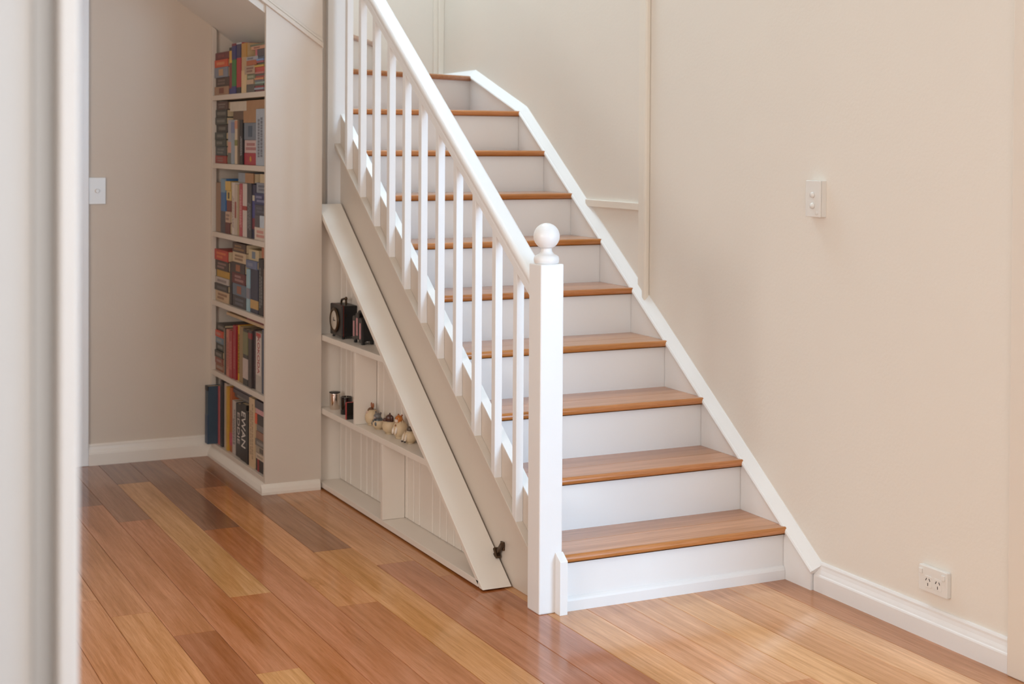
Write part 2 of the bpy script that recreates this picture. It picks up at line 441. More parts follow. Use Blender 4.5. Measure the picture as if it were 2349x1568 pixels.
# skirting boards
def skirt_prof(h, t):
    return [(0,0),(t,0),(t,h*0.53),(t*0.93,h*0.575),(t*0.80,h*0.60),(t*0.72,h*0.66),(t*0.55,h*0.75),(t*0.45,h*0.86),(t*0.45,h*0.93),(t*0.30,h),(0,h)]
P = skirt_prof(0.092, 0.019)
struct(prism('baseboard_right', [(X_WALL - a, z) for a, z in P], 'y', 3.006, 3.842, 'trim_white'), 'moulded white skirting board along the right wall', 'skirting board')
P = skirt_prof(0.092, 0.018)
bm = bmesh.new()
bm_prism(bm, [(Y_FAR - a, z) for a, z in P], 'x', 1.222, X_BOOK+0.01)
struct(mesh_obj('baseboard_far', bm, 'unit_white'), 'moulded white skirting board on the far hall wall', 'skirting board')
struct(box('trim_6', 1.135, 1.222, Y_FAR-0.02, Y_FAR, 0, 2.05, 'trim_white', bevel=0.003), 'white doorway architrave on the far hall wall', 'door frame')
P2 = [(0,0),(0.017,0),(0.017,0.010),(0.013,0.026),(0.006,0.036),(0,0.040)]
bb = struct(prism('baseboard_panel', [(Y_PANEL - a, z) for a, z in P2], 'x', X_BOOK-0.017, 1.985, 'unit_white'), 'low white skirting at the foot of the end panel', 'skirting board')

# right wall joinery
t3 = struct(box('trim_3', X_WALL-0.012, X_WALL, 4.896, 4.944, 0.72, Z_TOP-0.6, 'batten_cream', bevel=0.002), 'upright cream cover batten on the stair wall', 'batten')
box('batten_bead', X_WALL-0.022, X_WALL, 4.876, 4.900, 0.74, Z_TOP-0.6, 'batten_cream', t3, bevel=0.006)
struct(box('trim_4', X_WALL-0.012, X_WALL, 4.944, 5.36, 1.148, 1.176, 'batten_cream', bevel=0.002), 'short level batten between upright batten and stair string', 'batten')
t5 = struct(box('trim_5', X_WALL-0.03, X_WALL, Y_BACK-0.022, Y_BACK, 1.70, Z_TOP-0.6, 'batten_cream', bevel=0.003), 'cream corner batten above the winder steps', 'batten')
box('corner_bead', X_WALL-0.052, X_WALL-0.03, Y_BACK-0.012, Y_BACK, 1.70, Z_TOP-0.6, 'batten_cream', t5, bevel=0.002)
struct(box('trim_7', X_WALL-0.026, X_WALL, 2.915, 3.005, 0, 2.1, 'unit_white', bevel=0.004), 'white doorway architrave at the right edge', 'door frame')

# ------------------------------------------------------------------ staircase
stair = thing('staircase', 'white painted staircase with timber treads and square balusters', 'staircase', (2.5, Y_NOSE, 0))
TT = 0.024
tread_cols = [(192,124,66),(186,117,60),(190,121,63),(194,127,68),(184,114,58),(192,123,64),(186,117,60),(190,120,62),(188,118,60)]
def nose_profile(y, z, depth):
    r = 0.010
    pts = [(y+depth, z), (y+depth, z-TT), (y+0.004, z-TT)]
    for k in range(0, 9):
        a = -math.pi/2 - k*math.pi/8*1.0
        pts.append((y + r + r*math.cos(a), z - TT/2 + (TT/2)*math.sin(a)))
    return pts
for i in range(1, 9):
    y = nose_y(i); z = i*RISE
    x0 = 2.126 if i == 1 else X_STR_IN - 0.004
    split = (0.118, 0.142, 0.128, 0.135)[i % 4]
    t = prism('tread', nose_profile(y, z, split-0.0006), 'x', x0, X_WSTR-0.001, 'tread_timber', stair, tread_cols[i-1])
    recenter(t)
    b = box('tread_board', x0, X_WSTR-0.001, y+split+0.0006, y+GOING+OVER+0.004, z-TT, z, 'tread_timber', t, tuple(c-6 for c in tread_cols[i-1]), bevel=0.0008, seg=1)
    recenter(b)
# step nine reaches back to the first winder riser
PX, PY = 2.122, 5.99
AX, AY = X_WSTR, 6.435
BX, BY = 2.615, Y_BACK
z9 = 9*RISE; y9 = nose_y(9)
t = prism('tread', nose_profile(y9, z9, 0.120), 'x', X_STR_IN-0.004, X_WSTR-0.001, 'tread_timber', stair, tread_cols[8]); recenter(t)
recenter(prism('tread_board', [(X_STR_IN, y9+0.1212), (X_WSTR-0.001, y9+0.1212), (X_WSTR-0.001, AY+0.03), (X_STR_IN, PY+0.03)], 'z', z9-TT, z9, 'tread_timber', t, (172,104,62)))
# winder treads
recenter(prism('tread', [(PX, PY), (AX, AY), (AX, Y_BACK-0.001), (BX+0.02, Y_BACK-0.001), (PX+0.01, PY+0.05)], 'z', 10*RISE-TT, 10*RISE, 'tread_timber', stair, (172,108,58), bevel=0.008, seg=3))
recenter(prism('tread', [(PX-0.008, PY+0.03), (BX, BY-0.001), (2.13, Y_BACK-0.001), (PX-0.008, PY+0.06)], 'z', 11*RISE-TT, 11*RISE, 'tread_timber', stair, (174,110,62), bevel=0.008, seg=3))
recenter(box('tread', 1.88, 2.15, 5.99, Y_BACK-0.001, 12*RISE-TT, 12*RISE, 'tread_timber', stair, (174,110,62), bevel=0.006))
# risers
for i in range(1, 10):
    y = nose_y(i) + OVER
    x0 = 2.126 if i == 1 else X_STR_IN - 0.004
    r = box('riser', x0, X_WSTR-0.001, y, y+0.012, (i-1)*RISE - (0.0 if i == 1 else 0.004), i*RISE-TT, 'trim_white', stair)
    if i == 1:
        prism('riser_skirt', [(y,0.0),(y-0.011,0.0),(y-0.011,0.030),(y-0.008,0.036),(y-0.003,0.041),(y,0.043)], 'x', x0, X_WSTR-0.001, 'trim_white', r)
def riser_line(p, q, off, z0, z1):
    d = Vector((q[0]-p[0], q[1]-p[1])).normalized(); n = Vector((-d.y, d.x))
    a = Vector(p)+n*off; b = Vector(q)+n*off; a2 = a+n*0.012; b2 = b+n*0.012
    prism('riser', [(a.x,a.y),(b.x,b.y),(b2.x,b2.y),(a2.x,a2.y)], 'z', z0, z1, 'trim_white', stair)
riser_line((PX, PY), (AX+0.02, AY+0.011), OVER, 9*RISE-0.003, 10*RISE-TT)
riser_line((PX, PY+0.03), (BX, BY-0.006), OVER, 10*RISE-0.003, 11*RISE-TT)
box('riser', 2.118, 2.13, 6.0, Y_BACK-0.002, 11*RISE-0.003, 12*RISE-TT, 'trim_white', stair)

# wall string with its capping
path = [(3.845, 0.072), (5.925, 1.5335), (6.455, 1.712), (Y_BACK-0.001, 1.706)]
ws = prism('wall_string', [(3.845, 0), (3.845, 0.072), (5.925, 1.5335), (6.455, 1.712), (Y_BACK-0.001, 1.706), (Y_BACK-0.001, 0)], 'x', X_WSTR, X_WALL, 'trim_white', stair)
sweep('string_top_strip', [(X_WALL, -0.010), (X_WSTR-0.007, -0.010), (X_WSTR-0.009, -0.002), (X_WSTR-0.006, 0.003), (X_WSTR-0.002, 0.004), (X_WSTR+0.001, 0.007), (X_WALL-0.003, 0.028), (X_WALL, 0.028)], [(3.832, 0.063)] + path[1:], 'trim_white', ws)

# open-side carriage string and the ledge the balusters stand on
y_lo, y_hi = 4.058, 5.902
gap = lambda y: 0.726*(y-4.276)
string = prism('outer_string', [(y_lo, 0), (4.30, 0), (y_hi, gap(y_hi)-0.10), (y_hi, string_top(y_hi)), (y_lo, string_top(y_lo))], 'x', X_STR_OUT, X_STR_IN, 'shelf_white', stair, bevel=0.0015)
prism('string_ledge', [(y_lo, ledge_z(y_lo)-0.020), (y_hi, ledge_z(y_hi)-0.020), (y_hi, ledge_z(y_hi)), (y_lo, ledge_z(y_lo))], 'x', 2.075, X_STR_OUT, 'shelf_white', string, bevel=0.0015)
prism('string_top_strip', [(y_lo, string_top(y_lo)), (y_hi, string_top(y_hi)), (y_hi, string_top(y_hi)+0.004), (y_lo, string_top(y_lo)+0.004)], 'x', X_STR_OUT, X_STR_IN, 'trim_white', string)  # white strip added to paint the lit top edge of the outer string
# block at the foot of the string in front of the newel
prism('string_end_block', [(3.949, 0), (3.981, 0), (3.981, 0.182), (3.949, 0.160)], 'x', 2.0985, 2.1245, 'trim_white', stair, bevel=0.001)
box('string_end_block', 2.1225, 2.1335, 3.981, 4.062, 0, 0.145, 'trim_white', stair)

# balusters
rail_b = lambda y: 1.0098 + 0.70*(y - 4.197)
bal0 = None
for k in range(11):
    y = 4.202 + k*0.15486
    w = 0.0266
    z0a, z0b = ledge_z(y), ledge_z(y+w)
    bm = bmesh.new()
    bm_prism(bm, [(y, z0a-0.001), (y+w, z0b-0.001), (y+w, rail_b(y+w)+0.004), (y, rail_b(y)+0.004)], 'x', 2.0752, X_STR_OUT-0.0003)
    mesh_obj('baluster', bm, 'trim_white', stair, bevel=0.0012)
# handrail
cxr = 2.0885
prof = [(cxr-0.0225,0.0),(cxr+0.0225,0.0),(cxr+0.0225,0.020),(cxr+0.0215,0.024),(cxr+0.015,0.029),(cxr+0.016,0.032),(cxr+0.029,0.036)]
for k in range(7):
    a = -0.1 + k*(math.pi/2+0.1)/6
    prof.append((cxr+0.018+0.0135*math.cos(a), 0.048+0.0145*math.sin(a)))
for k in range(7):
    a = math.pi/2 + k*(math.pi/2+0.1)/6
    prof.append((cxr-0.018+0.0135*math.cos(a), 0.048+0.0145*math.sin(a)))
prof += [(cxr-0.029,0.036),(cxr-0.016,0.032),(cxr-0.015,0.029),(cxr-0.0215,0.024),(cxr-0.0225,0.020)]
sweep('handrail', prof, [(4.055, rail_b(4.055)), (5.905, rail_b(5.905))], 'trim_white', stair)
# newel post with ball finial
newel = box('newel_post', 2.0449, 2.1223, 3.981, 4.0600, 0, 1.043, 'trim_white', stair, bevel=0.004, seg=2)
cap_prof = [(0.034,-0.001),(0.0375,0.004),(0.0385,0.012),(0.037,0.020),(0.031,0.025),(0.0275,0.0265),(0.023,0.029),(0.0175,0.035),(0.0158,0.042),(0.0175,0.047)]
R = 0.0395; zc = 0.0815
for k in range(0, 15):
    a = math.radians(-62 + k*152/14)
    cap_prof.append((max(0.0004, R*math.cos(a)), zc + R*math.sin(a)))
lathe('ball_finial', cap_prof, 2.0836, 4.0205, 1.043, 'trim_white', newel, seg=48)
box('corner_post', 2.0449, 2.1223, 5.900, 5.979, 0, 3.3, 'trim_white', stair, bevel=0.003)
# timber in the dark gap behind the pull-out
# toggle latch fixed to the string
latch = box('latch', 2.094, 2.1012, 4.330, 4.352, 0.100, 0.128, 'bronze', stair, bevel=0.002)
bm = bmesh.new()
def tilted(bm, c, half, ang):
    v = bm_box(bm, -half[0], half[0], -half[1], half[1], -half[2], half[2])
    M = Matrix.Translation(c) @ Matrix.Rotation(ang, 4, 'X')
    bmesh.ops.transform(bm, matrix=M, verts=v)
tilted(bm, (2.090, 4.345, 0.105), (0.006, 0.007, 0.026), math.radians(44))
mesh_obj('latch_lever', bm, 'bronze', latch, bevel=0.003)
bm = bmesh.new(); tilted(bm, (2.088, 4.362, 0.088), (0.009, 0.005, 0.018), math.radians(-40)); mesh_obj('latch_arm', bm, 'bronze', latch, bevel=0.003)
bm = bmesh.new(); tilted(bm, (2.087, 4.376, 0.071), (0.007, 0.008, 0.016), math.radians(44)); mesh_obj('latch_hook', bm, 'bronze', latch, bevel=0.003)
ball('latch_knob', (2.084, 4.394, 0.086), (0.006, 0.006, 0.006), 'bronze', latch, sub=2)

# ------------------------------------------------------------------ pull-out shelf unit under the stairs
XU0, XU1 = 1.993, 2.0935
unit = thing('display_shelf_unit', 'white triangular pull-out shelf unit under the stairs', 'shelf unit', (2.045, 5.0, 0.0))
ye = 5.868
th = 0.019/math.cos(math.atan(0.7115))
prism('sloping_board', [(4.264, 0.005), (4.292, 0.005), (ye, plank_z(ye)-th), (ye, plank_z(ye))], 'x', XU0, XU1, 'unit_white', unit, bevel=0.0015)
box('base_board', XU0, XU1, 4.300, ye-0.02, 0.006, 0.026, 'unit_white', unit, bevel=0.001)
prism('end_panel', [(ye-0.020, 0.006), (ye, 0.006), (ye, plank_z(ye)-th-0.001), (ye-0.020, plank_z(ye-0.02)-th-0.001)], 'x', XU0, XU1, 'unit_white', unit, bevel=0.001)
def y_at(z): return 4.262 + (z - 0.006 + th)/0.7115
for za, zb in ((0.600, 0.622), (0.303, 0.325)):
    prism('shelf', [(y_at(za)+0.001, za), (ye-0.0205, za), (ye-0.0205, zb), (y_at(zb)+0.001, zb)], 'x', XU0+0.001, XU1-0.012, 'unit_white', unit, bevel=0.001)
box('divider', XU0+0.001, XU1-0.012, 5.425, 5.443, 0.3255, 0.5995, 'unit_white', unit, bevel=0.001)
box('divider', XU0+0.001, XU1-0.012, 5.134, 5.152, 0.0265, 0.3025, 'unit_white', unit, bevel=0.001)
yb = 4.33
wb = [0.062, 0.058, 0.066, 0.118, 0.056]
k = 0
while yb < ye-0.022:
    w = wb[k % 5]; y1 = min(yb+w, ye-0.0205)
    z0, z1 = plank_z(yb)-th, plank_z(y1)-th
    g = 0.0030
    bm = bmesh.new()
    bm_prism(bm, [(yb+g, 0.0265), (y1-g, 0.0265), (y1-g, max(z1-0.002, 0.028)), (yb+g, max(z0-0.002, 0.0275))], 'x', XU1-0.0105, XU1-0.0005)
    mesh_obj('lining_board', bm, 'unit_white', unit, bevel=0.0032, seg=1)
    yb = y1; k += 1
box('backing_sheet', XU1, XU1+0.0015, 4.40, ye-0.03, 0.027, 0.030, 'unit_white', unit)

# mantel clock
ZS1, ZS2 = 0.622, 0.325
clk = thing('mantel_clock', 'black box mantel clock with round cream dial on top shelf', 'clock', (2.05, 5.71, ZS1))
box('case', 2.024, 2.083, 5.644, 5.776, ZS1+0.010, ZS1+0.132, 'black_metal', clk, bevel=0.003)
box('front_plate', 2.016, 2.024, 5.642, 5.778, ZS1+0.009, ZS1+0.133, 'black_paint', clk, bevel=0.004)
box('red_trim', 2.0238, 2.0262, 5.6428, 5.7772, ZS1+0.0095, ZS1+0.1325, 'red_edge', clk)
dc = (5.716, ZS1+0.070)
lathe('bezel', [(0.030,0.0),(0.049,0.0),(0.050,-0.004),(0.046,-0.008),(0.041,-0.009),(0.039,-0.005),(0.030,-0.004)], 2.016, dc[0], 0, 'brass_aged', clk, seg=40, axis='x', cz=dc[1])
lathe('dial', [(0.0385,0.0),(0.0385,-0.0045),(0.0360,-0.006),(0.001,-0.0065)], 2.016, dc[0], 0, 'dial_cream', clk, seg=40, axis='x', cz=dc[1])
box('clock_hand', 2.0085, 2.0095, dc[0]-0.020, dc[0]+0.004, dc[1]-0.0015, dc[1]+0.0015, 'black_metal', clk)
box('clock_hand', 2.0083, 2.0093, dc[0]-0.0015, dc[0]+0.0015, dc[1]-0.003, dc[1]+0.012, 'black_metal', clk)
for fy in (5.655, 5.765):
    for fx in (2.028, 2.076): lathe('foot', [(0.005,0),(0.006,0.003),(0.004,0.010)], fx, fy, ZS1, 'black_metal', clk, seg=12)
for zz in (0.045, 0.100): box('hinge', 2.034, 2.0375, 5.6425, 5.6442, ZS1+zz-0.012, ZS1+zz, 'brass_aged', clk)
bm = bmesh.new()
hp = [(5.690,0.132),(5.690,0.150),(5.700,0.156),(5.720,0.152),(5.738,0.148),(5.745,0.140),(5.745,0.132)]
for a, b in zip(hp, hp[1:]):
    v = bm_box(bm, -0.0035, 0.0035, -0.0035, 0.0035, 0, 1)
    d = Vector((0, b[0]-a[0], b[1]-a[1]))
    M = Matrix.Translation((2.052, a[0], ZS1+a[1])) @ d.to_track_quat('Z','X').to_matrix().to_4x4() @ Matrix.Diagonal((1,1,d.length*1.1,1))
    bmesh.ops.transform(bm, matrix=M, verts=v)
mesh_obj('carry_handle', bm, 'brass_aged', clk, bevel=0.001)
ball('handle_knob', (2.052, 5.690, ZS1+0.156), (0.006,0.006,0.008), 'brass_aged', clk, sub=2)

# lantern with three pink panes
lan = thing('candle_lantern', 'black metal lantern with three narrow pink panes on top shelf', 'lantern', (2.06, 5.505, ZS1))
box('case', 2.037, 2.082, 5.456, 5.553, ZS1+0.014, ZS1+0.104, 'black_metal', lan, bevel=0.003)
for (ya, yb2, h0, h1) in ((5.522, 5.556, 0.012, 0.106), (5.486, 5.522, 0.018, 0.120), (5.452, 5.486, 0.008, 0.104)):
    yc = (ya+yb2)/2; w = (yb2-ya)/2-0.0006
    pts = [(ya+0.0006, ZS1+h0), (yb2-0.0006, ZS1+h0)] + [(yc + w*math.cos(a), ZS1+h1-w*0.5 + w*0.5*math.sin(a)) for a in [k*math.pi/8 for k in range(9)]]
    fr = prism('pane_frame', pts, 'x', 2.030, 2.037, 'black_paint', lan, bevel=0.001)
    box('pink_pane', 2.0288, 2.0302, yc-w*0.45, yc+w*0.45, ZS1+h0+0.014, ZS1+h1-0.020, 'pink_glass', lan, bevel=0.0006)
for fy in (5.463, 5.546):
    for fx in (2.040, 2.076): box('foot', fx-0.006, fx+0.006, fy-0.006, fy+0.006, ZS1, ZS1+0.016, 'black_metal', lan, bevel=0.002)
prism('roof', [(5.462, ZS1+0.104), (5.548, ZS1+0.104), (5.520, ZS1+0.128), (5.490, ZS1+0.128)], 'x', 2.042, 2.078, 'black_metal', lan, bevel=0.002)
lathe('top_ring', [(0.004,0.0),(0.009,0.004),(0.009,0.008),(0.004,0.012)], 2.06, 5.505, ZS1+0.128, 'black_metal', lan, seg=16)

# cups on the middle shelf
cup = thing('silver_candle_cup', 'shiny silver candle cup on the middle shelf', 'candle cup', (2.036, 5.775, ZS2))
lathe('cup_body', [(0.018,0.0),(0.0195,0.002),(0.0205,0.062),(0.0205,0.066)], 2.036, 5.775, ZS2, 'chrome', cup, seg=32)
lathe('dark_rim', [(0.0207,0.0),(0.0222,0.001),(0.0222,0.0035),(0.0207,0.004)], 2.036, 5.775, ZS2+0.066, 'black_metal', cup, seg=32)
jar = thing('black_candle_jar', 'glossy black candle jar beside the silver cup', 'candle jar', (2.042, 5.655, ZS2))
lathe('jar_body', [(0.0215,0.0),(0.0235,0.002),(0.0235,0.066),(0.0235,0.0685),(0.0215,0.0685),(0.021,0.060)], 2.042, 5.655, ZS2, 'black_gloss', jar, seg=36)
lathe('wax', [(0.0205,0.0),(0.0205,0.003)], 2.042, 5.655, ZS2+0.0600, 'wax', jar, seg=24)
lathe('wick', [(0.001,0.0),(0.0008,0.010)], 2.042, 5.655, ZS2+0.063, 'wax', jar, seg=8)
rb = thing('red_match_box', 'slim red box standing beside the divider', 'box', (2.025, 5.545, ZS2))
box('sleeve', 2.000, 2.050, 5.536, 5.549, ZS2, ZS2+0.066, 'red_card', rb, bevel=0.0008)
box('dark_side', 2.0005, 2.0495, 5.5345, 5.536, ZS2, ZS2+0.0655, 'black_gloss', rb)

# egg figurines with animals hatching
def figurine(label, x, y, er, eh, rotz, kind):
    f = thing('egg_figurine', label, 'figurine', (x, y, ZS2), 'egg animal figurines on the middle shelf', 0.0)
    # broken shell with jagged rim
    bm = bmesh.new()
    seg = 28; rings = []
    rimf = {'rabbit':0.80,'cat':0.55,'dog':0.66,'tiger':0.86,'pup':0.72}[kind]
    for k in range(0, 11):
        t = k/10.0
        a = -math.pi/2 + t*(math.pi*rimf)
        ring = []
        for i in range(seg):
            an = 2*math.pi*i/seg
            rr = er*math.cos(a)*(1.0) if k else er*0.55
            zz = eh*0.5*(1+math.sin(a))
            if k == 0: zz = 0.0
            if k == 1: rr = max(rr, er*0.66); zz = 0.002
            if k == 10: zz += 0.006*(1 if (i*5) % 3 else -0.4) + (0.010 if kind == 'dog' and i in (9,10,11) else 0)
            ring.append(bm.verts.new((x+rr*math.cos(an), y+rr*math.sin(an), ZS2+zz)))
        rings.append(ring)
    for A, B in zip(rings, rings[1:]):
        for i in range(seg):
            j = (i+1) % seg
            bm.faces.new((A[i],A[j],B[j],B[i]))
    bm.faces.new(rings[0][::-1]); bm.faces.new(rings[-1])
    mesh_obj('eggshell', bm, 'eggshell', f, smooth=True)
    # animals look out toward the hall (-x) and a little along the shelf
    d = Vector((math.cos(rotz), math.sin(rotz), 0)); s = Vector((-d.y, d.x, 0))
    def at(fw, sd, up): return tuple(Vector((x, y, ZS2)) + d*fw + s*sd + Vector((0,0,up)))
    if kind == 'rabbit':
        c = (112,76,50)
        ball('body', at(0,0,0.040), (0.016,0.016,0.016), 'ceramic', f, c)
        hd = ball('head', at(0.004,0,0.056), (0.0135,0.0125,0.0125), 'ceramic', f, c)
        for sd in (-1,1): ball('ear', at(-0.002, sd*0.0085, 0.075), (0.0035,0.0055,0.011), 'ceramic', f, (156,92,52), rot=(sd*-0.22,0,rotz))
        ball('muzzle', at(0.017,0,0.050), (0.007,0.007,0.006), 'ceramic', f, (214,180,158))
        for sd in (-1,1): ball('eye', at(0.012, sd*0.0075, 0.060), (0.0018,0.0018,0.0018), 'ceramic', f, (20,16,14), sub=2)
    elif kind == 'cat':
        c = (112,108,106)
        ball('body', at(0.004,0,0.032), (0.019,0.020,0.016), 'ceramic', f, (74,76,78))
        ball('head', at(0.008,0,0.050), (0.014,0.016,0.0125), 'ceramic', f, c)
        for sd in (-1,1): ball('ear', at(0.004, sd*0.014, 0.061), (0.003,0.0045,0.006), 'ceramic', f, (96,84,80), rot=(sd*-0.5,0,rotz))
        for sd in (-1,1): ball('paw', at(0.022, sd*0.009, 0.024), (0.006,0.005,0.009), 'ceramic', f, (92,92,94))
        ball('muzzle', at(0.020,0,0.046), (0.005,0.006,0.0045), 'ceramic', f, (176,156,148))
        for sd in (-1,1): ball('eye', at(0.019, sd*0.006, 0.053), (0.0018,0.0018,0.0018), 'ceramic', f, (20,16,14), sub=2)
    elif kind == 'dog':
        c = (86,52,42)
        ball('body', at(0.004,0,0.034), (0.016,0.018,0.018), 'ceramic', f, (104,84,78))
        ball('head', at(0.002,0,0.058), (0.0145,0.013,0.014), 'ceramic', f, c)
        ball('snout', at(0.017,0,0.052), (0.010,0.008,0.0075), 'ceramic', f, c)
        for sd in (-1,1): ball('ear', at(-0.006, sd*0.012, 0.056), (0.006,0.004,0.013), 'ceramic', f, (72,40,32))
        ball('tuft', at(0.000,0,0.073), (0.003,0.003,0.005), 'ceramic', f, (60,34,28), sub=2)
        for sd in (-1,1): ball('eye', at(0.012, sd*0.007, 0.063), (0.0018,0.0018,0.0018), 'ceramic', f, (18,14,12), sub=2)
    elif kind == 'tiger':
        c = (196,114,40)
        ball('body', at(0.006,0,0.048), (0.015,0.015,0.018), 'ceramic', f, (206,150,92))
        ball('head', at(0.006,0,0.072), (0.0145,0.0145,0.014), 'ceramic', f, c)
        ball('muzzle', at(0.018,0,0.066), (0.007,0.009,0.007), 'ceramic', f, (230,208,188))
        for sd in (-1,1): ball('ear', at(0.000, sd*0.010, 0.085), (0.003,0.004,0.004), 'ceramic', f, (150,80,30), sub=2)
        for sd in (-1,1): ball('paw', at(0.026, sd*0.008, 0.032), (0.005,0.005,0.014), 'ceramic', f, (232,216,200), rot=(0,-0.3,rotz))
        for sd in (-1,1): ball('eye', at(0.018, sd*0.006, 0.075), (0.0018,0.0018,0.0018), 'ceramic', f, (18,14,12), sub=2)
        ball('chest_patch', at(0.021,0,0.048), (0.004,0.007,0.006), 'ceramic', f, (140,82,44), sub=2)
    else:
        ball('body', at(0.004,0,0.034), (0.014,0.016,0.014), 'ceramic', f, (208,190,168))
        ball('head', at(0.002,0,0.050), (0.011,0.012,0.011), 'ceramic', f, (96,80,66))
        for sd in (-1,1):
            p = ball('paw', at(0.024, sd*0.009, 0.022), (0.005,0.005,0.015), 'ceramic', f, (218,200,178), rot=(0,-0.3,rotz))
            ball('paw_tip', at(0.028, sd*0.009, 0.009), (0.0045,0.0045,0.004), 'ceramic', p, (58,44,36), sub=2)
    return f
figurine('egg figurine with brown big-eared rabbit, furthest left of the row', 2.050, 5.392, 0.0265, 0.060, math.pi*1.0, 'rabbit')
figurine('egg figurine with grey cat climbing out', 2.046, 5.305, 0.0275, 0.050, math.pi*1.1, 'cat')
figurine('egg figurine with dark brown dog, in the middle of the row', 2.050, 5.205, 0.0285, 0.056, math.pi*0.95, 'dog')
figurine('tall egg figurine with orange and white tiger cub', 2.052, 5.108, 0.0280, 0.066, math.pi*1.1, 'tiger')
figurine('egg figurine with white dark-toed puppy, nearest the sloping board', 2.052, 5.012, 0.0255, 0.048, math.pi*1.05, 'pup')

# ------------------------------------------------------------------ switches and socket
def rounded(pts_w, pts_h, r, n=4):
    out = []
    for cx_, cy_, a0 in ((pts_w/2-r, pts_h/2-r, 0), (-pts_w/2+r, pts_h/2-r, 90), (-pts_w/2+r, -pts_h/2+r, 180), (pts_w/2-r, -pts_h/2+r, 270)):
        for k in range(n+1):
            a = math.radians(a0 + 90*k/n); out.append((cx_+r*math.cos(a), cy_+r*math.sin(a)))
    return out
sw = thing('light_switch', 'white two-button light switch on the right wall', 'light switch', (X_WALL, 3.855, 1.2325))
prism('mounting_block', [(3.855+a, 1.2325+b) for a, b in rounded(0.073, 0.115, 0.003)], 'x', X_WALL-0.018, X_WALL, 'plastic_white', sw, bevel=0.001)
prism('cover_plate', [(3.855+a, 1.2325+b) for a, b in rounded(0.0735, 0.1155, 0.004)], 'x', X_WALL-0.026, X_WALL-0.0182, 'plastic_white', sw, bevel=0.0025)
for dz in (0.012, -0.022):
    lathe('button', [(0.0095,0.0),(0.0095,-0.003),(0.0080,-0.007),(0.001,-0.008)], X_WALL-0.026, 3.853, 0, 'plastic_white', sw, seg=24, axis='x', cz=1.2325+dz)
lathe('indicator', [(0.006,0.0),(0.006,-0.0012),(0.0045,-0.002),(0.001,-0.002)], X_WALL-0.026, 3.833, 0, 'plastic_white', sw, seg=20, axis='x', cz=1.188)

gp = thing('power_outlet', 'white double power outlet above the right skirting board', 'power outlet', (X_WALL, 3.302, 0.168))
gy, gz = 3.303, 0.1705
prism('cover_plate', [(gy+a, gz+b) for a, b in rounded(0.116, 0.073, 0.004)], 'x', X_WALL-0.016, X_WALL, 'plastic_white', gp, bevel=0.0025)
for s_, dy in ((1, 0.018), (-1, -0.022)):
    oy = gy + dy; oz = gz - 0.006
    sk = prism('socket_face', [(oy+a, oz+b) for a, b in rounded(0.031, 0.033, 0.006)], 'x', X_WALL-0.0172, X_WALL-0.0155, 'plastic_white', gp, bevel=0.0005)
    for (py, pz, ang) in ((0.0068, 0.006, 0.5), (-0.0068, 0.006, -0.5), (0.0, -0.0075, 0.0)):
        bm = bmesh.new(); v = bm_box(bm, -0.0006, 0.0006, -0.0011, 0.0011, -0.0042, 0.0042)
        bmesh.ops.transform(bm, matrix=Matrix.Translation((X_WALL-0.0172, oy+py, oz+pz)) @ Matrix.Rotation(ang, 4, 'X'), verts=v)
        mesh_obj('pin_slot', bm, 'slot_dark', sk)
for dy in (0.047, -0.044):
    box('rocker_switch', X_WALL-0.0205, X_WALL-0.0155, gy+dy-0.0068, gy+dy+0.0068, gz+0.012, gz+0.027, 'plastic_white', gp, bevel=0.0015)

dm = thing('dimmer_plate', 'white wall plate with round dimmer knob on the far wall', 'dimmer switch', (1.258, Y_FAR, 1.184))
prism('cover_plate', [(1.2585+a, 1.184+b) for a, b in rounded(0.073, 0.115, 0.003)], 'y', Y_FAR-0.010, Y_FAR, 'plastic_white', dm, bevel=0.002)
bm = bmesh.new()
for r0, y0_, y1_ in ((0.0088, Y_FAR-0.020, Y_FAR-0.010),):
    ring = [(1.2585 + r0*math.cos(2*math.pi*k/24), 1.184 + r0*math.sin(2*math.pi*k/24)) for k in range(24)]
    bm_prism(bm, ring, 'y', y0_, y1_)
kn = mesh_obj('dimmer_knob', bm, 'plastic_white', dm, bevel=0.002)

# ------------------------------------------------------------------ bookcase
SZ = [1.602, 1.303, 1.001, 0.697, 0.386, 0.062]
XB1 = 1.972
bc = thing('built_in_bookcase', 'tall white built-in bookcase with six full shelves under the soffit', 'bookcase', (1.86, 6.2, 0))
for z in SZ:
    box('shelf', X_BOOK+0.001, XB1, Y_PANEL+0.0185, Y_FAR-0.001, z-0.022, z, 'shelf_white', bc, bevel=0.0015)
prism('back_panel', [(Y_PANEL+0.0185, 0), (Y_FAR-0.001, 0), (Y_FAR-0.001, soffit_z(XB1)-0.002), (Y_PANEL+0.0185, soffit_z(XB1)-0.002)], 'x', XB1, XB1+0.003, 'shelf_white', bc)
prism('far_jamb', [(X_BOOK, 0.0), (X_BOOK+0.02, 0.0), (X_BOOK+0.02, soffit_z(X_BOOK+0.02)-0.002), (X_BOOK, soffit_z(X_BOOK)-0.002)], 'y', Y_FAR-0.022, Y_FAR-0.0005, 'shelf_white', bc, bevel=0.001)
prism('plinth', [(X_BOOK+0.001, 0), (X_BOOK-0.017, 0), (X_BOOK-0.017, 0.012), (X_BOOK-0.011, 0.028), (X_BOOK-0.003, 0.040), (X_BOOK+0.001, 0.042)], 'y', Y_PANEL-0.0005, Y_FAR-0.019, 'unit_white', bc)

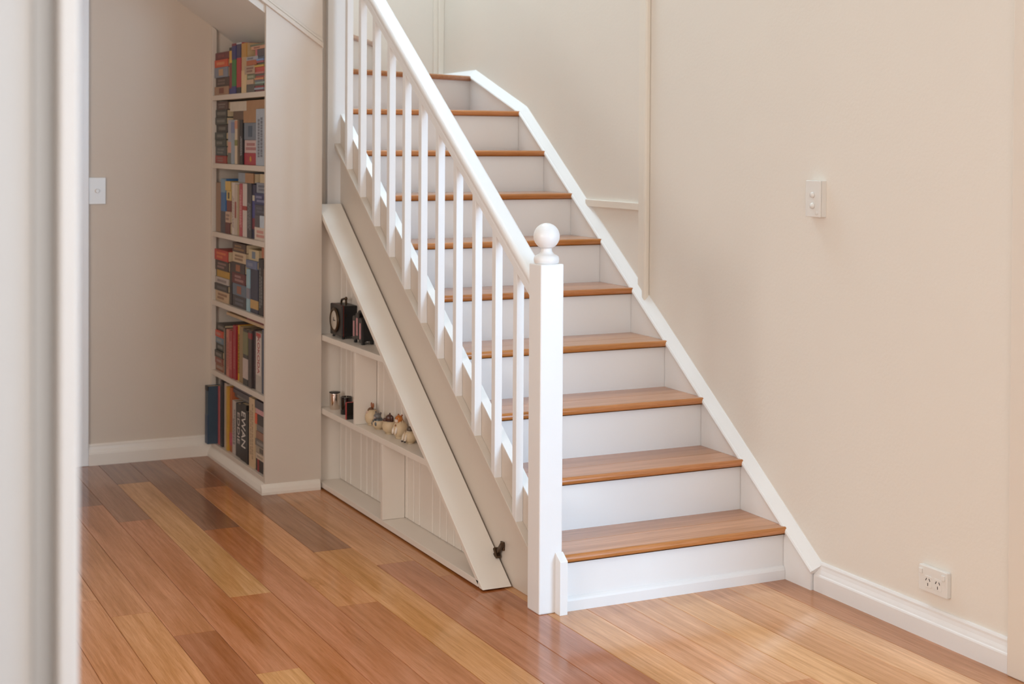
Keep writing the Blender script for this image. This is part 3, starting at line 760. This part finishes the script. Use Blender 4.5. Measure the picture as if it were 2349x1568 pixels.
SHELF = ['top', 'second', 'third', 'fourth', 'fifth', 'bottom']
ORD = ['first','second','third','fourth','fifth','sixth','seventh','eighth','ninth','tenth','eleventh','twelfth','thirteenth','fourteenth','fifteenth','sixteenth','seventeenth','eighteenth','nineteenth','twentieth']
BOOKS = [
(0,'F','left-hand stack',6.398,6.662,1.7570,1.7890,(105, 42, 48),'maroon hardback','bars:150,90,80'),
(0,'F','left-hand stack',6.419,6.684,1.7238,1.7570,(205, 80, 45),'bright orange book','bars:225,170,120'),
(0,'F','left-hand stack',6.419,6.666,1.6789,1.7238,(128, 134, 148),'pale blue-grey book','block:190,150,110'),
(0,'F','left-hand stack',6.404,6.638,1.6391,1.6789,(66, 48, 44),'dark brown book','bars:150,130,120'),
(0,'F','left-hand stack',6.397,6.660,1.6020,1.6391,(160, 124, 98),'sandy beige book','block:120,60,45'),
(0,'U','',6.348,6.397,1.6020,1.8016,(134, 48, 54),"red, yellow and blue banded children's book",'bands:.0,.12,50,60,120;.67,.93,215,165,70;.93,1,40,40,45'),
(0,'U','',6.282,6.348,1.6020,1.8156,(52, 120, 62),'green book with blue ends','bands:.0,.15,50,60,120;.68,.95,48,52,110;.95,1,120,40,60'),
(0,'U','',6.212,6.282,1.6020,1.8155,(175, 45, 55),'red book with dark purple top','bands:.0,.12,40,35,40;.7,.97,62,55,90;.97,1,190,190,190'),
(0,'U','',6.129,6.205,1.6020,1.8092,(192, 160, 120),'tall tan picture book','bands:.0,.45,215,185,140;.72,1,190,140,70'),
(0,'F','middle pile',6.002,6.125,1.6020,1.6348,(90, 85, 80),'grey book',None),
(0,'F','middle pile',6.028,6.131,1.6348,1.6550,(196, 166, 138),'cream book',None),
(0,'F','middle pile',6.009,6.134,1.6550,1.6770,(120, 125, 95),'olive green book','bars:190,190,170'),
(0,'F','middle pile',6.003,6.152,1.6770,1.7125,(178, 152, 128),'beige book','bars:120,80,70'),
(0,'F','middle pile',5.972,6.119,1.7125,1.7329,(176, 96, 58),'rust orange book',None),
(0,'F','middle pile',5.966,6.146,1.7329,1.7489,(168, 166, 172),'pale grey book','bars:90,90,100'),
(0,'F','right-hand pile',5.871,6.000,1.6020,1.6100,(120, 60, 66),'maroon thin picture book',None),
(0,'F','right-hand pile',5.871,6.000,1.6100,1.6180,(150, 160, 175),'pale blue thin picture book',None),
(0,'F','right-hand pile',5.871,6.000,1.6180,1.6260,(150, 55, 65),'crimson thin picture book',None),
(0,'F','right-hand pile',5.871,6.000,1.6260,1.6340,(88, 96, 80),'dark green thin picture book',None),
(0,'F','right-hand pile',5.871,6.000,1.6340,1.6420,(150, 175, 165),'mint thin picture book',None),
(0,'F','right-hand pile',5.871,6.000,1.6420,1.6500,(110, 110, 118),'slate thin picture book',None),
(0,'F','right-hand pile',5.871,6.000,1.6500,1.6580,(205, 140, 95),'apricot thin picture book',None),
(0,'F','right-hand pile',5.871,6.000,1.6580,1.6660,(165, 70, 60),'brick red thin picture book',None),
(0,'F','right-hand pile',5.871,6.000,1.6660,1.6740,(95, 90, 85),'charcoal thin picture book',None),
(0,'F','right-hand pile',5.871,6.000,1.6740,1.6820,(188, 120, 110),'salmon thin picture book',None),
(0,'F','right-hand pile',5.872,6.005,1.6820,1.6921,(190, 70, 62),'scarlet thin paperback',None),
(0,'F','right-hand pile',5.872,6.006,1.6921,1.7018,(196, 84, 70),'coral red thin paperback',None),
(0,'F','right-hand pile',5.872,6.006,1.7018,1.7098,(205, 165, 70),'yellow thin paperback',None),
(0,'F','right-hand pile',5.872,6.006,1.7098,1.7181,(92, 92, 66),'dark olive thin paperback',None),
(0,'F','right-hand pile',5.872,6.006,1.7181,1.7261,(165, 85, 100),'rose thin paperback',None),
(0,'F','right-hand pile',5.872,6.006,1.7261,1.7341,(120, 150, 195),'sky blue thin paperback',None),
(0,'F','right-hand pile',5.872,6.006,1.7341,1.7435,(84, 92, 108),'steel grey thin paperback',None),
(0,'F','right-hand pile',5.855,6.001,1.7435,1.7736,(84, 76, 82),'dark grey book with pink end','bands:.0,.18,200,110,115'),
(0,'F','right-hand pile',5.849,6.055,1.7736,1.7880,(200, 150, 120),'peach book','bars:120,60,50'),
(0,'F','right-hand pile',5.849,6.074,1.7880,1.7960,(110, 116, 92),'moss green book',None),
(0,'U','',5.838,5.864,1.6020,1.7404,(70, 110, 170),'mid-blue book','bands:.0,.45,150,190,215'),
(1,'F','left-hand stack',6.455,6.659,1.3030,1.3375,(150, 52, 46),'brick red book','bars:150,145,135'),
(1,'F','left-hand stack',6.455,6.659,1.3375,1.3774,(62, 72, 76),'dark slate book','bars:150,145,135'),
(1,'F','left-hand stack',6.456,6.660,1.3774,1.4080,(58, 66, 62),'dark green-grey book','bars:150,145,135'),
(1,'F','left-hand stack',6.456,6.660,1.4080,1.4393,(64, 72, 70),'dark teal-grey book','bars:150,145,135'),
(1,'F','left-hand stack',6.456,6.660,1.4393,1.4730,(54, 52, 50),'charcoal book','bars:150,145,135'),
(1,'F','left-hand stack',6.457,6.661,1.4730,1.5051,(66, 70, 66),'olive-charcoal book','bars:150,145,135'),
(1,'F','left-hand stack',6.457,6.661,1.5051,1.5388,(56, 58, 54),'near-black green book','bars:150,145,135'),
(1,'F','left-hand stack',6.457,6.661,1.5388,1.5736,(84, 58, 52),'dark reddish brown book','bars:150,145,135'),
(1,'U','',6.373,6.437,1.3030,1.4927,(168, 164, 168),'pastel grey book','bands:.0,.25,110,110,100;.25,.5,205,150,130'),
(1,'U','',6.323,6.373,1.3030,1.4921,(150, 160, 170),'pale blue-grey book','bands:.7,.95,120,130,160'),
(1,'U','',6.274,6.320,1.3030,1.4916,(210, 188, 160),'cream book','bands:.42,.55,130,130,70;.8,.98,200,140,110'),
(1,'U','',6.238,6.271,1.3030,1.4912,(92, 76, 60),'brown book',None),
(1,'U','',6.190,6.235,1.3030,1.4908,(34, 32, 34),'black book with white lettering','bars:210,210,210'),
(1,'F','middle pile',5.994,6.186,1.3030,1.3525,(168, 42, 58),'crimson book with gold emblem','emblem:200,150,70'),
(1,'F','middle pile',5.995,6.187,1.3525,1.4065,(206, 178, 172),'pinkish white book','bars:150,80,80'),
(1,'F','middle pile',5.995,6.182,1.4065,1.4777,(112, 122, 134),'thick blue-grey book','block:60,80,100'),
(1,'F','middle pile',5.995,6.353,1.4777,1.5278,(92, 66, 50),'dark brown hardback','pagesend'),
(1,'F','middle pile',5.841,6.417,1.5278,1.5698,(206, 190, 170),'large cream book','pagesend2'),
(1,'U','',5.866,5.988,1.3030,1.5327,(168, 176, 186),'tall pale blue book','bars:80,80,90'),
(1,'U','',5.837,5.864,1.3030,1.5013,(160, 52, 50),'red book',None),
(2,'U','',6.559,6.641,1.0010,1.2180,(150, 118, 96),'tan book',None),
(2,'U','',6.477,6.555,1.0010,1.2364,(60, 110, 160),'bright blue book','bands:.0,.4,70,70,80;.75,1,120,150,170'),
(2,'F','left-hand stack',6.383,6.471,1.0010,1.0495,(96, 40, 40),'dark maroon book',None),
(2,'F','left-hand stack',6.384,6.475,1.0495,1.0971,(196, 164, 140),'beige book','bars:130,100,90'),
(2,'F','left-hand stack',6.384,6.472,1.0971,1.1447,(120, 58, 52),'red-brown book',None),
(2,'F','left-hand stack',6.385,6.473,1.1447,1.1877,(206, 178, 110),'pale yellow book','block:70,60,50'),
(2,'F','left-hand stack',6.385,6.476,1.1877,1.2280,(214, 176, 96),'golden yellow book',None),
(2,'U','',6.337,6.380,1.0010,1.2245,(212, 196, 184),'white book','bars:150,130,120'),
(2,'U','',6.298,6.337,1.0010,1.2166,(196, 178, 160),'off-white book','block:150,70,60'),
(2,'U','',6.260,6.295,1.0010,1.2177,(170, 150, 112),'khaki book',None),
(2,'U','',6.214,6.259,1.0010,1.2233,(176, 76, 84),'rose red book','bars:220,190,180'),
(2,'U','',6.146,6.211,1.0010,1.2249,(208, 192, 182),'white book with red middle','bands:.5,.58,160,50,45'),
(2,'U','',6.073,6.141,1.0010,1.2291,(62, 60, 66),'dark grey book','bars:150,150,150'),
(2,'U','',6.018,6.070,1.0010,1.2243,(34, 36, 70),'navy book with crescent moon','bands:.18,.38,120,30,50;.38,.7,60,64,130;.7,.8,200,190,170'),
(2,'F','right-hand pile',5.843,6.010,1.0010,1.0530,(212, 194, 178),'cream book with red lettering','bars:190,110,100'),
(2,'F','right-hand pile',5.844,6.010,1.0530,1.1020,(80, 78, 84),'charcoal book with white label','bands:.45,.95,190,200,210'),
(2,'F','right-hand pile',5.845,6.011,1.1020,1.1450,(62, 62, 76),'slate navy book','bars:110,110,120'),
(2,'F','right-hand pile',5.845,6.011,1.1450,1.1910,(44, 50, 96),'navy blue book','bars:170,170,190'),
(2,'F','right-hand pile',5.846,6.012,1.1910,1.2336,(138, 142, 152),'grey-blue book','bars:90,90,100'),
(2,'F','right-hand pile',5.846,5.942,1.2336,1.2700,(200, 178, 140),'cream yellow book',None),
(2,'F','middle pile',6.019,6.257,1.2291,1.2695,(140, 146, 154),'blue-grey book with brown page edges','pagesend'),
(3,'F','left-hand stack',6.417,6.676,0.6970,0.7435,(196, 166, 132),'beige paperback','bars:120,80,60'),
(3,'F','left-hand stack',6.418,6.677,0.7435,0.7742,(58, 54, 54),'black paperback','bars:120,120,120'),
(3,'F','left-hand stack',6.418,6.677,0.7742,0.8022,(184, 172, 164),'pale grey paperback','bars:110,100,100'),
(3,'F','left-hand stack',6.418,6.677,0.8022,0.8339,(188, 144, 56),'mustard paperback',None),
(3,'F','left-hand stack',6.418,6.678,0.8339,0.8772,(60, 46, 44),'dark book with pale stripes','bars:190,150,140'),
(3,'F','left-hand stack',6.419,6.678,0.8772,0.9237,(182, 58, 46),'scarlet book with orange lettering','bars:225,150,90'),
(3,'U','',6.374,6.411,0.6970,0.8818,(48, 44, 46),'thin black book',None),
(3,'F','middle pile',6.150,6.360,0.6970,0.7471,(60, 58, 64),'charcoal book','bars:120,120,130'),
(3,'F','middle pile',6.150,6.360,0.7471,0.7976,(96, 110, 124),'blue-grey book','block:150,90,70'),
(3,'F','middle pile',6.151,6.361,0.7976,0.8441,(96, 40, 46),'maroon and black book','bars:190,160,150'),
(3,'F','middle pile',6.151,6.361,0.8441,0.8870,(58, 48, 50),'dark brown-black book','block:150,90,60'),
(3,'F','middle pile',6.152,6.362,0.8870,0.9308,(200, 174, 142),'cream book','bars:110,80,60'),
(3,'F','middle pile',6.152,6.362,0.9308,0.9701,(74, 54, 46),'dark chocolate book','bars:180,140,90'),
(3,'U','',6.091,6.141,0.6970,0.8724,(150, 182, 192),'pale aqua book','bands:.3,.55,130,130,140'),
(3,'U','',5.970,6.083,0.6970,0.8777,(44, 50, 72),'thick navy book','bands:.1,.3,190,150,90'),
(3,'F','right-hand pile',5.974,6.139,0.8777,0.9111,(96, 108, 138),'blue-grey book','bars:150,150,160'),
(3,'F','right-hand pile',5.974,6.127,0.9111,0.9562,(200, 180, 140),'cream-edged book with blue picture','block:110,125,140'),
(3,'U','',5.896,5.964,0.6970,0.9267,(36, 34, 36),'black book with grey lettering','bars:170,170,165'),
(3,'U','',5.873,5.893,0.6970,0.8898,(150, 110, 95),'brown book',None),
(3,'U','',5.840,5.870,0.6970,0.9300,(160, 40, 40),'red book','bars:200,120,110'),
(3,'F','end pile',5.841,5.933,0.9300,0.9753,(178, 112, 80),'terracotta book','emblem:90,50,40'),
(4,'F','left-hand stack',6.511,6.657,0.3860,0.4186,(140, 86, 60),'tan brown book','bars:170,160,150'),
(4,'F','left-hand stack',6.512,6.657,0.4186,0.4457,(140, 70, 56),'rust brown book','bars:170,160,150'),
(4,'F','left-hand stack',6.512,6.658,0.4457,0.4761,(60, 58, 50),'dark olive book','bars:170,160,150'),
(4,'F','left-hand stack',6.512,6.658,0.4761,0.5076,(56, 60, 54),'dark green book','bars:170,160,150'),
(4,'F','left-hand stack',6.513,6.658,0.5076,0.5358,(104, 124, 138),'blue-grey book','bars:170,160,150'),
(4,'F','left-hand stack',6.513,6.659,0.5358,0.5652,(196, 72, 48),'orange-red book','bars:170,160,150'),
(4,'F','left-hand stack',6.513,6.659,0.5652,0.5946,(62, 56, 50),'dark charcoal book','bars:170,160,150'),
(4,'U','',6.480,6.506,0.3860,0.5854,(196, 170, 142),'slim cream book',None),
(4,'U','',6.448,6.478,0.3860,0.5887,(36, 34, 34),'slim black book',None),
(4,'U','',6.399,6.446,0.3860,0.5891,(190, 120, 100),'salmon book','bars:150,80,70'),
(4,'U','',6.345,6.397,0.3860,0.5897,(160, 52, 56),'red book','bars:200,140,130'),
(4,'U','',6.293,6.341,0.3860,0.6168,(150, 34, 46),'deep crimson book','bars:190,120,110'),
(4,'U','',6.250,6.289,0.3860,0.6211,(214, 166, 40),'bright yellow book','bars:60,50,30'),
(4,'U','',6.179,6.246,0.3860,0.6223,(150, 122, 84),'khaki tan book',None),
(4,'U','',6.101,6.175,0.3860,0.6204,(52, 48, 46),'black book with white lower half','bands:.12,.48,190,170,160;.55,.95,120,116,80'),
(4,'U','',6.046,6.096,0.3860,0.6241,(66, 56, 54),'dark brown book with red dot','bands:.85,.95,140,50,50'),
(4,'U','',5.995,6.044,0.3860,0.6275,(58, 46, 48),'dark plum book','bars:110,90,95'),
(4,'U','',5.912,5.991,0.3860,0.6268,(176, 166, 156),'grey-white book with red title strip','text:KOKODA:165,50,45'),
(4,'U','',5.872,5.909,0.3860,0.6448,(62, 72, 92),'dark blue book',None),
(4,'U','',5.833,5.868,0.3860,0.6468,(100, 130, 175),'light blue book','bands:.8,1,190,180,160'),
(4,'F','row top',5.845,6.168,0.6571,0.6701,(120, 46, 42),'dark red book lying across the row',None),
(4,'F','row top',5.845,6.499,0.6448,0.6571,(196, 164, 124),'tan book lying across the row',None),
(5,'U','',6.660,6.792,0.0620,0.3285,(60, 78, 92),'large blue book jutting out','bands:.0,.5,50,72,98;.92,1,30,30,34'),
(5,'U','',6.618,6.653,0.0620,0.3184,(196, 100, 98),'pink book',None),
(5,'U','',6.585,6.616,0.0620,0.3508,(146, 128, 122),'mauve-grey book','bars:110,95,90'),
(5,'U','',6.546,6.583,0.0620,0.3505,(58, 54, 54),'black-brown book',None),
(5,'U','',6.475,6.540,0.0620,0.3468,(196, 174, 156),'white folder',None),
(5,'U','',6.439,6.471,0.0620,0.3394,(196, 150, 60),'ochre book',None),
(5,'U','',6.396,6.437,0.0620,0.3398,(176, 96, 56),'orange book','bands:.1,.3,190,80,95'),
(5,'U','',6.322,6.388,0.0620,0.2899,(186, 172, 162),'pale grey book','bars:90,80,80'),
(5,'U','',6.230,6.316,0.0620,0.2881,(40, 36, 36),'black book with pale capital lettering','text:EDDIE:200,185,175'),
(5,'U','',6.132,6.224,0.0620,0.3032,(24, 22, 22),'black book with bold white capital lettering','text:EWAN:225,215,205'),
(5,'U','',6.096,6.125,0.0620,0.2833,(30, 28, 28),'slim black book',None),
(5,'U','',6.008,6.089,0.0620,0.3464,(206, 176, 138),'wide cream hardback','bars:150,120,90'),
(5,'F','row top',6.115,6.385,0.3032,0.3291,(92, 86, 84),'grey book','bars:150,140,130'),
(5,'F','row top',6.116,6.386,0.3291,0.3525,(84, 78, 84),'slate book',None),
(5,'F','row top',6.116,6.386,0.3525,0.3774,(96, 88, 92),'purple-grey book','bars:150,140,150'),
(5,'F','right-hand pile',5.832,5.992,0.0620,0.1115,(42, 40, 40),'thick black book with red labels','bands:.15,.3,150,50,48'),
(5,'F','right-hand pile',5.832,5.992,0.1115,0.1348,(206, 184, 160),'slim cream book','bars:150,130,110'),
(5,'F','right-hand pile',5.833,5.993,0.1348,0.1654,(160, 144, 124),'stone grey book','block:90,80,70'),
(5,'F','right-hand pile',5.833,5.993,0.1654,0.1927,(110, 100, 92),'grey-brown book','bars:170,160,150'),
(5,'F','right-hand pile',5.833,5.993,0.1927,0.2234,(150, 104, 80),'brown book',None),
(5,'F','right-hand pile',5.834,5.994,0.2234,0.2531,(120, 114, 110),'grey book',None),
(5,'F','right-hand pile',5.834,5.994,0.2531,0.2946,(58, 48, 46),'black book with orange end','bands:.0,.2,220,90,50'),
(5,'F','right-hand pile',5.834,5.994,0.2946,0.3169,(206, 150, 150),'pink book',None),
(5,'F','right-hand pile',5.835,5.995,0.3169,0.3505,(74, 68, 76),'dark grey book',None),
]
def remap(s, k, y):
    y = 5.832 + (y-5.832)*0.962
    if s == 5 and k == 'U' and y > 6.29: y = 6.29 + (y-6.29)*0.845
    return y
def local_boxes(bm, kind, items):
    """items: (x0,x1,a0,a1,b0,b1) with a = thickness axis, b = spine-length axis"""
    for x0, x1, a0, a1, b0, b1 in items:
        if kind == 'F': bm_box(bm, x0, x1, b0, b1, a0, a1)
        else: bm_box(bm, x0, x1, a0, a1, b0, b1)
groups = {}
for i, b in enumerate(BOOKS): groups.setdefault((b[0], b[1], b[2]), []).append(i)
ordinal = {}
for key, ids in groups.items():
    ids.sort(key=(lambda i: -BOOKS[i][3]) if key[1] == 'U' else (lambda i: -BOOKS[i][5]))
    for n, i in enumerate(ids): ordinal[i] = n
for i, (s, k, st, y0, y1, z0, z1, rgb, words, ex) in enumerate(BOOKS):
    y0, y1 = remap(s, k, y0), remap(s, k, y1)
    if s == 5 and st == 'row top': z0, z1 = 0.3032+(z0-0.3032)*0.75, 0.3032+(z1-0.3032)*0.75
    if 'jutting' in words: y0, y1, z1 = 6.574, 6.618, 0.318
    z0 += 0.0004
    if k == 'F' or s < 5: y1 = min(y1, 6.6215)
    g = 0.0006
    y0 += g; y1 -= g
    random.seed(i*13+5)
    fx = X_BOOK + 0.010 + random.random()*0.010
    depth = random.uniform(0.105, 0.130) if s == 0 else random.uniform(0.12, 0.16)
    if s == 0: fx = X_BOOK + 0.006 + random.random()*0.006
    if s == 5: depth = random.uniform(0.15, 0.185)
    if 'jutting' in words: fx, depth = 1.727, 0.22
    if st == 'row top': fx += 0.014
    if k == 'F':
        if st == 'left-hand stack': y0 += random.uniform(0, 0.006); y1 -= random.uniform(0, 0.012)
        a0, a1, b0, b1 = z0, z1, y0, y1
    else:
        a0, a1, b0, b1 = y0, y1, z0, z1
    n = ordinal[i]
    if k == 'F':
        if st == 'row top': lab = f"{words.replace(' lying across the row', '')}, {ORD[n]} from top, laid over the {SHELF[s]} shelf uprights"
        else: lab = f"{words} lying {ORD[n]} from top in the {st}, {SHELF[s]} shelf"
    else:
        lab = f"{words} standing {ORD[n]} from left on the {SHELF[s]} shelf"
    root = thing('book', lab, 'book', (fx, (y0+y1)/2, z0), f'books on the {SHELF[s]} bookcase shelf')
    t = min(0.0022, (a1-a0)*0.16)
    bm = bmesh.new()
    local_boxes(bm, k, [(fx, fx+0.003, a0, a1, b0, b1), (fx+0.003, fx+depth, a0, a0+t, b0, b1), (fx+0.003, fx+depth, a1-t, a1, b0, b1)])
    cv = mesh_obj('cover', bm, 'book_cover', root, rgb, bevel=0.0007 if (a1-a0) > 0.012 else 0.0, seg=1)
    recenter(cv)
    bm = bmesh.new()
    local_boxes(bm, k, [(fx+0.0032, fx+depth-0.003, a0+t+0.0002, a1-t-0.0002, b0+0.003, b1-0.003)])
    mesh_obj('pages', bm, 'pages', root)
    Lb = b1-b0
    def frac(f): return (b1 - f*Lb) if k == 'F' else (b0 + f*Lb)
    if ex in ('pagesend', 'pagesend2'): ex = 'bands:.46,1,168,124,84'
    if ex and ex.startswith('bands:'):
        for bd in ex[6:].split(';'):
            v = [float(q) for q in bd.split(',')]
            lo, hi = sorted((frac(v[0]), frac(v[1])))
            bm = bmesh.new(); local_boxes(bm, k, [(fx-0.0007, fx+0.004, a0-0.0001, a1+0.0001, lo, hi)])
            recenter(mesh_obj('cover_band', bm, 'book_cover', root, v[2:5]))
    elif ex and ex.startswith('bars:'):
        c = [float(q)*0.62 + g_*0.38 for q, g_ in zip(ex[5:].split(','), rgb)]
        bm = bmesh.new(); items = []
        T_ = a1-a0; lines = 2 if T_ > 0.034 else 1
        for ln in range(lines):
            am = a0 + T_*((ln+1)/(lines+1)); hh = T_*(0.20 if lines == 1 else 0.11)
            pos = 0.12 + 0.1*random.random()
            end = 0.60 + 0.3*random.random()
            while pos < end:
                w = random.uniform(0.03, 0.075)
                lo, hi = sorted((frac(pos), frac(pos+w*0.8)))
                items.append((fx-0.0006, fx+0.001, am-hh, am+hh, lo, hi)); pos += w
        local_boxes(bm, k, items)
        mesh_obj('spine_lettering', bm, 'book_cover', root, c)
    elif ex and ex.startswith('block:'):
        c = [float(q) for q in ex[6:].split(',')]
        T_ = a1-a0; lo, hi = sorted((frac(0.34), frac(0.66)))
        bm = bmesh.new(); local_boxes(bm, k, [(fx-0.0006, fx+0.001, a0+T_*0.18, a1-T_*0.18, lo, hi)])
        mesh_obj('spine_picture', bm, 'book_cover', root, c)
    elif ex and ex.startswith('emblem:'):
        c = [float(q) for q in ex[7:].split(',')]
        am, bmid = (a0+a1)/2, (b0+b1)/2
        yy, zz = (bmid, am) if k == 'F' else (am, bmid)
        lathe('spine_emblem', [(0.012,0.0005),(0.012,-0.0007),(0.001,-0.0009)], fx, yy, 0, 'book_cover', root, seg=20, color=c, axis='x', cz=zz)
    elif ex and ex.startswith('text:'):
        _, txt, cs = ex.split(':')
        c = [float(q) for q in cs.split(',')]
        cu = bpy.data.curves.new('lettering', 'FONT'); cu.body = txt; cu.size = (a1-a0)*(0.95 if txt == 'EWAN' else 0.62); cu.extrude = 0.0004
        cu.align_x = 'CENTER'; cu.align_y = 'CENTER'; cu.offset = 0.0003
        tmp = bpy.data.objects.new('tmp_text', cu); COL.objects.link(tmp)
        dg = bpy.context.evaluated_depsgraph_get()
        me = bpy.data.meshes.new_from_object(tmp.evaluated_get(dg))
        bpy.data.objects.remove(tmp, do_unlink=True)
        sx = min(1.0, 0.62*(b1-b0)/max(0.001, max(v.co.x for v in me.vertices)-min(v.co.x for v in me.vertices)))
        # text x -> downwards (-z), text up -> toward the far wall? read from the hall side: up maps to -y
        for v in me.vertices:
            tx, ty, tz = v.co
            v.co = Vector((-0.0004-tz, -ty, -tx*sx))
        me.materials.clear(); me.materials.append(MAT['book_cover'])
        o = bpy.data.objects.new('spine_lettering', me); COL.objects.link(o)
        o.parent = root; o.matrix_parent_inverse = Matrix.Translation(root.location).inverted()
        o.location = (fx, (a0+a1)/2, b0 + (b1-b0)*(0.62 if txt == 'KOKODA' else 0.55)); o.color = lin(c)
        if txt == 'KOKODA':
            bm = bmesh.new(); local_boxes(bm, k, [(fx-0.0003, fx+0.001, a0+0.003, a1-0.003, b0+(b1-b0)*0.28, b0+(b1-b0)*0.92)])
            mesh_obj('title_strip', bm, 'book_cover', root, (206,192,182))
            bm = bmesh.new(); local_boxes(bm, k, [(fx-0.0005, fx+0.001, a0+0.006, a1-0.006, b0+(b1-b0)*0.93, b0+(b1-b0)*0.99)])
            mesh_obj('red_patch', bm, 'book_cover', root, (176,60,52))
